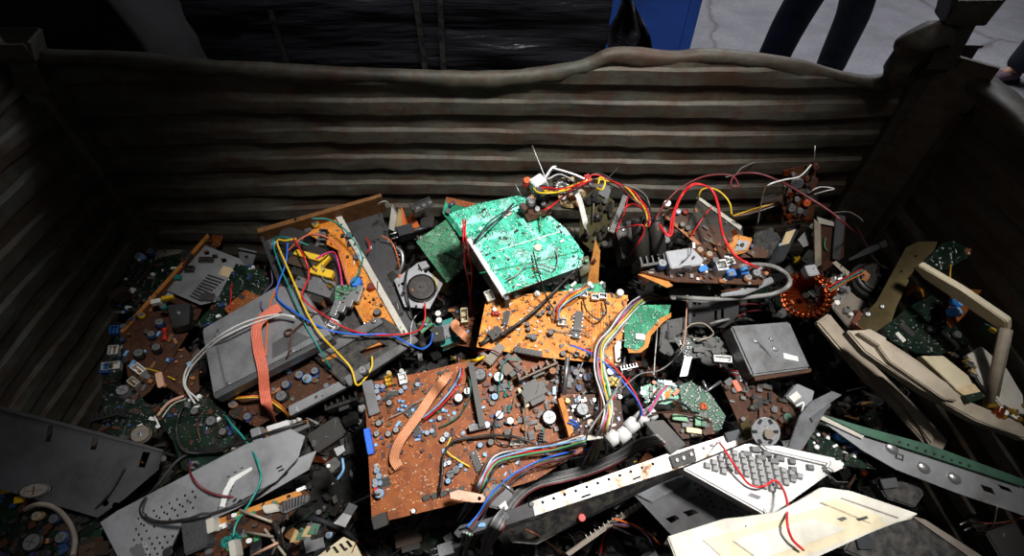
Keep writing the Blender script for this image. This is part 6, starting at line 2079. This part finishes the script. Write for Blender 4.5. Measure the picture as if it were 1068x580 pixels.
wire('thick black cable arched over the bottom centre', [(308, 540, .02), (325, 540, .03), (345, 547, .035), (362, 556, .03), (375, 567, .02), (386, 582, .01)], 'slate', .0058, name='cable', cat='cable')
wire('black cable standing at the bottom under the arched one', [(286, 545, .02), (292, 560, .02), (293, 582, .02)], 'wire_black', .0045, name='cable', cat='cable')
wire('grey lead from the steel clip to the brown board', [(360, 530, .01), (375, 522, .015), (390, 515, .01), (397, 514, .004)], 'wire_grey', .0018)
bundle('ribbon_cable', 'flat tan ribbon cable lying diagonally across the big brown board', [(476, 378, .02), (466, 392, .02), (452, 410, .02), (440, 428, .02), (427, 446, .02), (416, 462, .02), (411, 478, .012), (416, 488, .004)], ('tan_ribbon',) * 6, .0017, 1.7, joined=True, cat='ribbon cable')
bundle('ribbon_cable', 'short tan ribbon folded beside the orange board', [(494, 372, .01), (493, 360, .015), (484, 350, .015), (474, 340, .012), (478, 335, .006)], ('tan_ribbon',) * 6, .0018, 1.7, joined=True, cat='ribbon cable')
bundle('wire_bundle', 'red and blue wire pair over the big brown board', [(478, 372, .02), (482, 388, .02), (476, 402, .018), (462, 418, .014), (448, 432, .01), (442, 438, .004)], ('wire_red', 'light_blue'), .0018, 2.6)
wire('pale green wire bowed beside the black heat sink plate', [(480, 378, .02), (489, 395, .02), (490, 412, .018), (482, 430, .012), (470, 440, .006), (458, 446)], 'fr_green', .0016)
wire('dark blue cable crossing the big brown board', [(565, 468, .01), (545, 458, .01), (518, 454, .01), (488, 457, .01), (472, 461, .012), (463, 475, .01), (461, 495, .01), (458, 515, .01), (448, 535, .02), (430, 556, .02)], 'wire_black', .0026, name='cable', cat='cable')
wire('thin yellow wire on the big brown board', [(470, 456), (466, 470, .006), (478, 480, .004), (490, 487)], 'wire_yellow', .0016)
wire('orange flat strap at the top of the big brown board', [(470, 372, .015), (480, 377, .012), (495, 376, .01), (505, 372, .008)], 'yellow', .0035)
wire('black cable with plug lying across the orange board to the green board', [(600, 282, .02), (580, 302, .012), (560, 322, .012), (540, 338, .012), (522, 350, .01)], 'wire_black', .0034, name='cable', cat='cable')
wire('thin black wire from the green board down to the orange board', [(556, 262, .006), (562, 285, .008), (570, 310, .01), (580, 326, .006), (586, 336)], 'wire_black', .0016)
wire('black loop of wire on the orange board', [(608, 312), (612, 324, .01), (624, 333, .012), (632, 326, .01), (630, 312)], 'wire_black', .0018)
bundle('wire_bundle', 'red yellow and grey wires leaving the orange board at its top', [(580, 335), (582, 322, .01), (592, 312, .015), (604, 304, .02), (612, 298, .02)], ('wire_grey', 'wire_red', 'wire_yellow', 'light_blue'), .0016, 2.2)
bundle('wire_bundle', 'thick rainbow wire bundle hanging from the right down past the orange board', [(690, 312, .02), (678, 310, .025), (664, 316, .025), (650, 330, .03), (638, 346, .03), (626, 362, .03), (625, 385, .03), (630, 405, .03), (634, 425, .03), (630, 445, .03), (622, 465, .03), (612, 486, .02)], ('wire_grey', 'wire_white', 'wire_green', 'wire_yellow', 'pink', 'wire_grey', 'purple', 'wire_white', 'wire_brown'), .0017, 1.5)
bundle('wire_pair', 'red and blue wires running down to the white beads', [(594, 360, .015), (612, 366, .02), (630, 376, .025), (646, 392, .03), (660, 410, .03), (668, 425, .025), (671, 434, .015)], ('wire_red', 'wire_blue'), .0018, 2.4)
wire('long grey wire crossing in front of the rainbow bundle', [(652, 372, .02), (648, 392, .03), (640, 412, .04), (624, 435, .04), (612, 455, .03), (610, 470, .02)], 'wire_grey', .0017)
wire('red and white wire curving from the right over the green card', [(724, 345, .01), (714, 362, .015), (700, 378, .015), (686, 387, .015), (668, 390, .015), (652, 402, .012), (636, 416, .01)], 'wire_grey', .0016)
wire('red wire beside the black box down to the shaded board', [(661, 386, .015), (650, 404, .02), (640, 415, .01), (634, 424, .006)], 'wire_red', .0018)
wire('bare steel wire hanging by the torn orange edge', [(686, 334, .01), (685, 350, .015), (683, 375, .015), (682, 392, .01)], 'wire_white', .0014)
bundle('wire_bundle', 'red white and blue wire bundle bending over the lower big brown board', [(610, 458, .02), (580, 466, .02), (548, 470, .02), (520, 478, .02), (508, 492, .02), (500, 508, .02), (490, 526, .012), (478, 545, .01)], ('wire_black', 'wire_green', 'wire_red', 'light_blue', 'wire_white', 'wire_brown'), .0018, 1.8)
bundle('wire_bundle', 'blue and red wire strand left of the steel rail', [(620, 470, .02), (590, 476, .025), (560, 484, .025), (540, 494, .03), (528, 505, .03), (512, 520, .02), (500, 538, .01), (490, 552)], ('slate', 'maroon', 'fr_green', 'wire_blue'), .0016, 1.9)
bundle('ribbon_cable', 'grey ribbon cable with red edge curling around the rail end', [(690, 458, .02), (668, 464, .05), (645, 477, .05), (615, 490, .04), (588, 497, .05), (562, 503, .05), (545, 513, .05), (530, 530, .04), (519, 548, .05), (509, 566, .05), (506, 582, .05)], ('maroon', 'wire_grey', 'grey_plastic', 'wire_grey', 'grey_plastic', 'grey_plastic', 'wire_grey'), .0019, 1.7, joined=True, cat='ribbon cable')
bundle('wire_bundle', 'fan of coloured wires at the bottom under the rail', [(640, 546, .02), (660, 550, .03), (675, 560, .03), (684, 572, .02)], ('orange', 'brown', 'purple', 'wire_black'), .002, 3, wob=.6)
wire('red wire hanging at the bottom under the rail', [(640, 548, .02), (630, 558, .02), (626, 578, .01)], 'wire_red', .002)
wire('dark red wire second at the bottom under the rail', [(643, 550, .02), (635, 562, .02), (630, 582, .01)], 'maroon', .002)
wire('orange-tipped wire at the bottom left of the pin strip', [(548, 552, .02), (560, 558, .02), (574, 568, .02), (590, 580, .01)], 'wire_brown', .0018)
bundle('wire_bundle', 'green and brown wires at the bottom edge under the lever', [(488, 556, .01), (485, 570, .02), (480, 588, .02)], ('brown', 'wire_green', 'wire_grey', 'wire_black'), .002, 2.4)
wire('red wire snaking over the keyboard and off the panel edge', [(738, 456, .01), (750, 462, .008), (760, 476, .008), (770, 491, .006), (780, 504, .006), (790, 508, .006), (799, 506, .006), (808, 501, .008), (816, 509, .014), (821, 524, .02), (821, 545, .012), (826, 562, .008), (838, 574, .004)], 'wire_red', .0018)
bundle('wire_bundle', 'pink and grey wires rising from the bead chain to the green card', [(676, 428, .01), (684, 418, .02), (690, 408, .02), (694, 402, .01)], ('wire_grey', 'pink', 'wire_grey'), .0018, 1.8)
wire('grey blue cable arched over the green card', [(672, 425, .01), (685, 420, .03), (700, 417, .03), (712, 421, .02), (720, 428, .01)], 'slate', .0024, name='cable', cat='cable')
wire('thin brown wire along the relay board', [(680, 431, .01), (700, 430, .015), (722, 433, .015), (738, 438, .01), (746, 450, .006)], 'brown', .0018)
wire('salmon and grey strand below the beads', [(662, 468, .01), (672, 462, .015), (685, 460, .012), (692, 461, .01)], 'salmon', .002)

# top of the heap
bundle('wire_bundle', 'red yellow and black wires looped over the top of the green board module', [(566, 198, .02), (580, 200, .03), (596, 196, .04), (610, 190, .04), (622, 186, .045), (636, 189, .04), (650, 196, .04), (660, 205, .04), (672, 216, .03), (676, 228, .02), (672, 236, .01)], ('wire_black', 'wire_red', 'wire_yellow', 'maroon', 'wire_black'), .0019, 1.9, wob=.5)
wire('orange and yellow wire bowed across the module block', [(556, 196, .02), (562, 201, .03), (578, 201, .03), (592, 198, .03), (598, 194, .03)], 'wire_yellow', .002)
wire('red wire bowed under the module to the frame', [(565, 220, .012), (574, 216, .02), (586, 206, .025), (600, 196, .03), (616, 188, .04)], 'wire_red', .0022)
wire('yellow wire curl on top of the olive board', [(622, 196, .04), (628, 198, .05), (631, 190, .055), (626, 185, .055), (624, 192, .05)], 'wire_yellow', .002)
wire('black wire end standing up against the back panel', [(628, 192, .04), (638, 182, .05), (646, 174, .06)], 'wire_black', .0018)
bundle('ribbon_cable', 'light grey ribbon strap falling from the frame over the green board edge', [(596, 196, .03), (603, 205, .03), (608, 222, .03), (611, 238, .03), (610, 256, .02)], ('wire_white',) * 4, .0018, 1.7, joined=True, cat='ribbon cable')
bundle('ribbon_cable', 'grey ribbon strap right of the olive board ending in the white plug', [(652, 204, .03), (648, 216, .03), (642, 230, .02), (638, 242, .01)], ('wire_grey',) * 4, .0018, 1.7, joined=True, cat='ribbon cable')
wire('thin red wire beside the grey strap', [(655, 204, .03), (652, 220, .03), (644, 238, .02), (640, 250, .01)], 'wire_red', .0015)
wire('grey wire loop behind the black square box', [(650, 193, .04), (664, 197, .045), (674, 205, .045), (678, 220, .03), (675, 236, .02)], 'wire_grey', .0018)
wire('red wire bridging over the black square box', [(648, 218, .02), (660, 213, .03), (670, 218, .03), (678, 226, .02)], 'wire_red', .0022)
wire('thin red wire curved on the black square box', [(642, 240, .006), (658, 236, .01), (670, 235, .012), (671, 244, .01), (664, 256, .006), (657, 266, .004)], 'wire_red', .0016)
bundle('wire_loop', 'thick bright red wire loop arching high over the smoky panel', [(687, 234, .01), (698, 246, .015), (702, 226, .05), (710, 205, .08), (720, 194, .1), (730, 193, .1), (742, 198, .1), (748, 212, .08), (751, 234, .06), (756, 250, .05), (768, 268, .03), (786, 278, .02), (802, 282, .012)], ('wire_red', 'wire_red'), .0022, 1.4, wob=.1)
wire('thin red wire diagonal across the smoky panel', [(742, 216, .02), (734, 226, .02), (726, 238, .02), (720, 248, .012)], 'wire_red', .0016)
wire('yellow wire arch behind the red loop', [(728, 208, .02), (731, 199, .04), (740, 196, .05), (752, 201, .05), (761, 212, .04), (763, 224, .02)], 'wire_yellow', .0018)
wire('long dark red wire along the back panel with a small loop', [(684, 228, .02), (694, 212, .05), (710, 196, .08), (735, 184, .09), (762, 183, .09), (770, 194, .085), (762, 193, .085), (768, 182, .09), (790, 181, .09), (815, 190, .09), (838, 203, .09), (862, 218, .08), (882, 234, .06), (895, 246, .05)], 'maroon', .0022)
wire('black twist tail pointing up from the small loop', [(758, 184, .09), (767, 182, .09), (774, 175, .09), (786, 170, .09)], 'wire_grey', .0014)
wire('white wire arched from the upright brown board down left', [(846, 172, .02), (834, 184, .03), (816, 188, .04), (800, 194, .04), (795, 206, .03), (792, 222, .02), (790, 234, .01)], 'wire_white', .0017)
wire('grey looped wire right of the upright brown board', [(846, 200, .0), (850, 197, .0), (858, 195, .0), (870, 197, .0), (862, 199, .0), (848, 203, .0)], 'wire_white', .0015)
bundle('wire_bundle', 'yellow and grey strand pointing at the upright brown board', [(764, 226, .02), (780, 222, .03), (796, 217, .03), (812, 212, .03)], ('wire_yellow', 'kraft', 'wire_grey'), .0017, 1.9)
wire('thick grey cable loop under the orange edge-on board', [(688, 312, .02), (715, 311, .025), (745, 312, .03), (780, 310, .03), (808, 306, .03), (823, 297, .03), (820, 286, .03), (806, 278, .03), (788, 276, .03), (772, 278, .02)], 'wire_grey', .0056, name='cable', cat='cable')
wire('grey cable in front of the perforated panel', [(740, 338, .01), (755, 334, .012), (775, 332, .012), (790, 336, .01)], 'wire_grey', .0032, name='cable', cat='cable')
wire('maroon wire behind the dented drive', [(770, 330, .006), (780, 325, .01), (795, 324, .012), (802, 326, .008), (800, 320, .01), (786, 317, .012), (772, 318, .008)], 'maroon', .002)
wire('beige wires looped left of the perforated panel', [(712, 346, .01), (722, 338, .012), (735, 338, .012), (744, 348, .01), (732, 354, .01), (716, 350, .01)], 'beige', .0017)
wire('thin pink wire down the perforated panel edge', [(717, 308, .02), (716, 325, .01), (715, 345, .01), (712, 362, .01)], 'pinkish_foil', .0016)
bundle('wire_bundle', 'red and white leads under the white connector of the L-shaped board', [(750, 380, .004), (754, 386, .006), (762, 388, .006), (770, 390, .002)], ('wire_red', 'wire_white', 'wire_red'), .0014, 3)
bundle('wire_bundle', 'dark wires trailing from the slide bracket to the black cover', [(888, 234, .03), (897, 246, .04), (904, 258, .04), (912, 272, .03), (924, 280, .02)], ('maroon', 'slate', 'wire_black'), .002, 1.8)
bundle('wire_bundle', 'thin red teal and orange wires by the yoke terminals', [(864, 302, .006), (876, 296, .012), (890, 288, .015), (900, 282, .015)], ('wire_red', 'wire_teal', 'orange'), .0014, 3)
bundle('wire_bundle', 'orange and yellow wires beside the shiny bracket', [(944, 308, .02), (952, 300, .03), (960, 302, .03), (962, 310, .02)], ('orange', 'wire_yellow', 'orange'), .0018, 2.6, wob=.6)
bundle('wire_pair', 'two thin yellow wires hanging from the leaf-shaped board', [(990, 276, .0), (990, 288, -.02), (988, 300, -.03)], ('wire_yellow', 'brown'), .0012, 4)
wire('thin orange wire at the lower right in the dark', [(1068, 540, .01), (1045, 545, .012), (1020, 546, .012), (995, 544, .01)], 'wire_brown', .0018)
wire('thin grey wire hanging under the steel channel', [(1040, 528, .002), (1034, 550, -.01), (1016, 566, .01)], 'wire_grey', .0014)
bundle('wire_pair', 'two red wires hanging between small and big green boards', [(483, 230, .02), (486, 250, .025), (488, 275, .03), (490, 300, .03), (492, 325, .03), (494, 346, .015)], ('wire_red', 'wire_red'), .002, 4, wob=.5)
wire('thin black wires over the left of the green board', [(490, 262, .01), (498, 248, .012), (510, 232, .012), (524, 222, .012), (540, 214, .012)], 'wire_black', .0016)
wire('dark green grey wire bent across the green board corner', [(476, 272, .01), (486, 260, .02), (498, 248, .014), (520, 228, .012), (536, 212, .01)], 'slate', .002)
wire('black wire curved beside the motor plate', [(432, 266, .01), (424, 285, .015), (424, 305, .015), (430, 330, .01), (436, 342, .006)], 'wire_black', .0024)
wire('orange wire over the round choke', [(398, 246, .02), (408, 252, .03), (414, 266, .02), (417, 280, .01)], 'orange', .0018)
wire('short red wire beside the dusty dark box', [(382, 248, .01), (386, 256, .015), (383, 264, .01)], 'wire_red', .0018)
wire('black loop of cable standing behind the chassis corner', [(396, 226, .01), (394, 214, .04), (402, 210, .05), (408, 216, .03)], 'wire_grey', .0018)
wire('thin yellow wire right of the motor disc', [(452, 288, .01), (456, 300, .012), (453, 314, .006)], 'wire_yellow', .0016)
wire('white thread wire right of the tray', [(452, 318, .01), (440, 324, .012), (430, 336, .01), (428, 360, .006)], 'wire_white', .0013)


keep_inside()


# ================================================================== crumbs lying on everything and thin wire tangle
def crumbs():
    refresh()
    rng = random.Random(21)
    clean = ('wire', 'cable', 'wire_bundle', 'cable_pair', 'circuit_board_edge', 'plastic_box', 'beige_chassis', 'metal_flap', 'pulley_wheel', 'plastic_cover', 'plastic_tray', 'steel_cover', 'tuner_box', 'plastic_trim', 'ribbon_cable', 'ferrite_beads', 'keyboard', 'steel_sheet', 'steel_channel', 'housing_cover', 'steel_support', 'scrap_container', 'disc_drive', 'perforated_sheet', 'steel_rail', 'metal_bracket')
    mats = ['black', 'steel', 'off_white', 'kraft', 'charcoal', 'copper', 'fr_green', 'brown', 'light_blue', 'wire_red', 'wire_yellow']
    wts = [12, 3, 1.5, 3, 9, .5, 2, 6, .4, .3, .2]
    bm = bmesh.new()
    hits = []
    for i in range(2400):
        x, y = rng.uniform(XL + .08, XR - .06), rng.uniform(.1, YB - .06)
        ok, p, n, k, o, m = SC.ray_cast(DG[0], Vector((x, y, 1.5)), Vector((0, 0, -1)))
        if not ok or p.z > 1.0 or n.z < .5:
            continue
        r = o
        while r.parent:
            r = r.parent
        nm = r.name.split('.')[0]
        if nm in clean or (nm == 'circuit_board' and rng.random() < .85):
            continue
        hits.append((p, n))
    for p, n in hits:
        mi = rng.choices(range(len(mats)), wts)[0]
        s = rng.uniform(.0018, .005)
        M = Matrix.Translation(p + n * s * .3) @ n.to_track_quat('Z', 'Y').to_matrix().to_4x4() @ Matrix.Rotation(rng.uniform(0, 6.3), 4, 'Z') @ Matrix.Rotation(rng.gauss(0, .3), 4, 'X')
        t = rng.random()
        if t < .4:
            bbox(bm, (0, 0, 0), (s * 2, s, s * .7), 0, mi, M)
        elif t < .65:
            bcyl(bm, (0, 0, 0), s * .5, s * 1.6, mi, 7, M)
        elif t < .85:
            bbox(bm, (0, 0, 0), (s * 5, s * .35, s * .3), 0, mi, M)
        else:
            bbox(bm, (0, 0, 0), (s * 3.5, s * 2.2, .0012), 0, mi, M)
    tag(link('scrap_crumbs', fin(bm, 'scrap_crumbs'), mats), 'loose crumbs of components strewn over the heap', 'crumbs', kind='stuff')
    bm = bmesh.new()
    cols = ['wire_black', 'brown', 'wire_grey', 'maroon', 'wire_teal', 'beige_dark', 'wire_red', 'wire_white']
    w2 = [10, 4, 4, 2, 1, 1, .8, 1]
    for i in range(150):
        x, y, a = rng.uniform(XL + .12, XR - .12), rng.uniform(.2, YB - .12), rng.uniform(0, 6.3)
        P = []
        for q in range(rng.randint(4, 7)):
            a += rng.gauss(0, .7)
            x, y = x + .028 * math.cos(a), y + .028 * math.sin(a)
            if not (XL + .08 < x < XR - .08 and .12 < y < YB - .08):
                break
            ok, p, n, k, o, m = SC.ray_cast(DG[0], Vector((x, y, 1.5)), Vector((0, 0, -1)))
            if not ok or p.z > 1.0:
                break
            r = o
            while r.parent:
                r = r.parent
            if r.name.split('.')[0] in clean:
                break
            P.append(p + Vector((0, 0, .004 + rng.random() * .012)))
        if len(P) > 3 and max(p.z for p in P) - min(p.z for p in P) < .06:
            tube(bm, spline(P, 5), rng.uniform(.0008, .0016), 5, rng.choices(range(len(cols)), w2)[0])
    tag(link('wire_tangle', fin(bm, 'wire_tangle'), cols), 'tangle of thin loose wire ends between the boards', 'wires', kind='stuff')


crumbs()
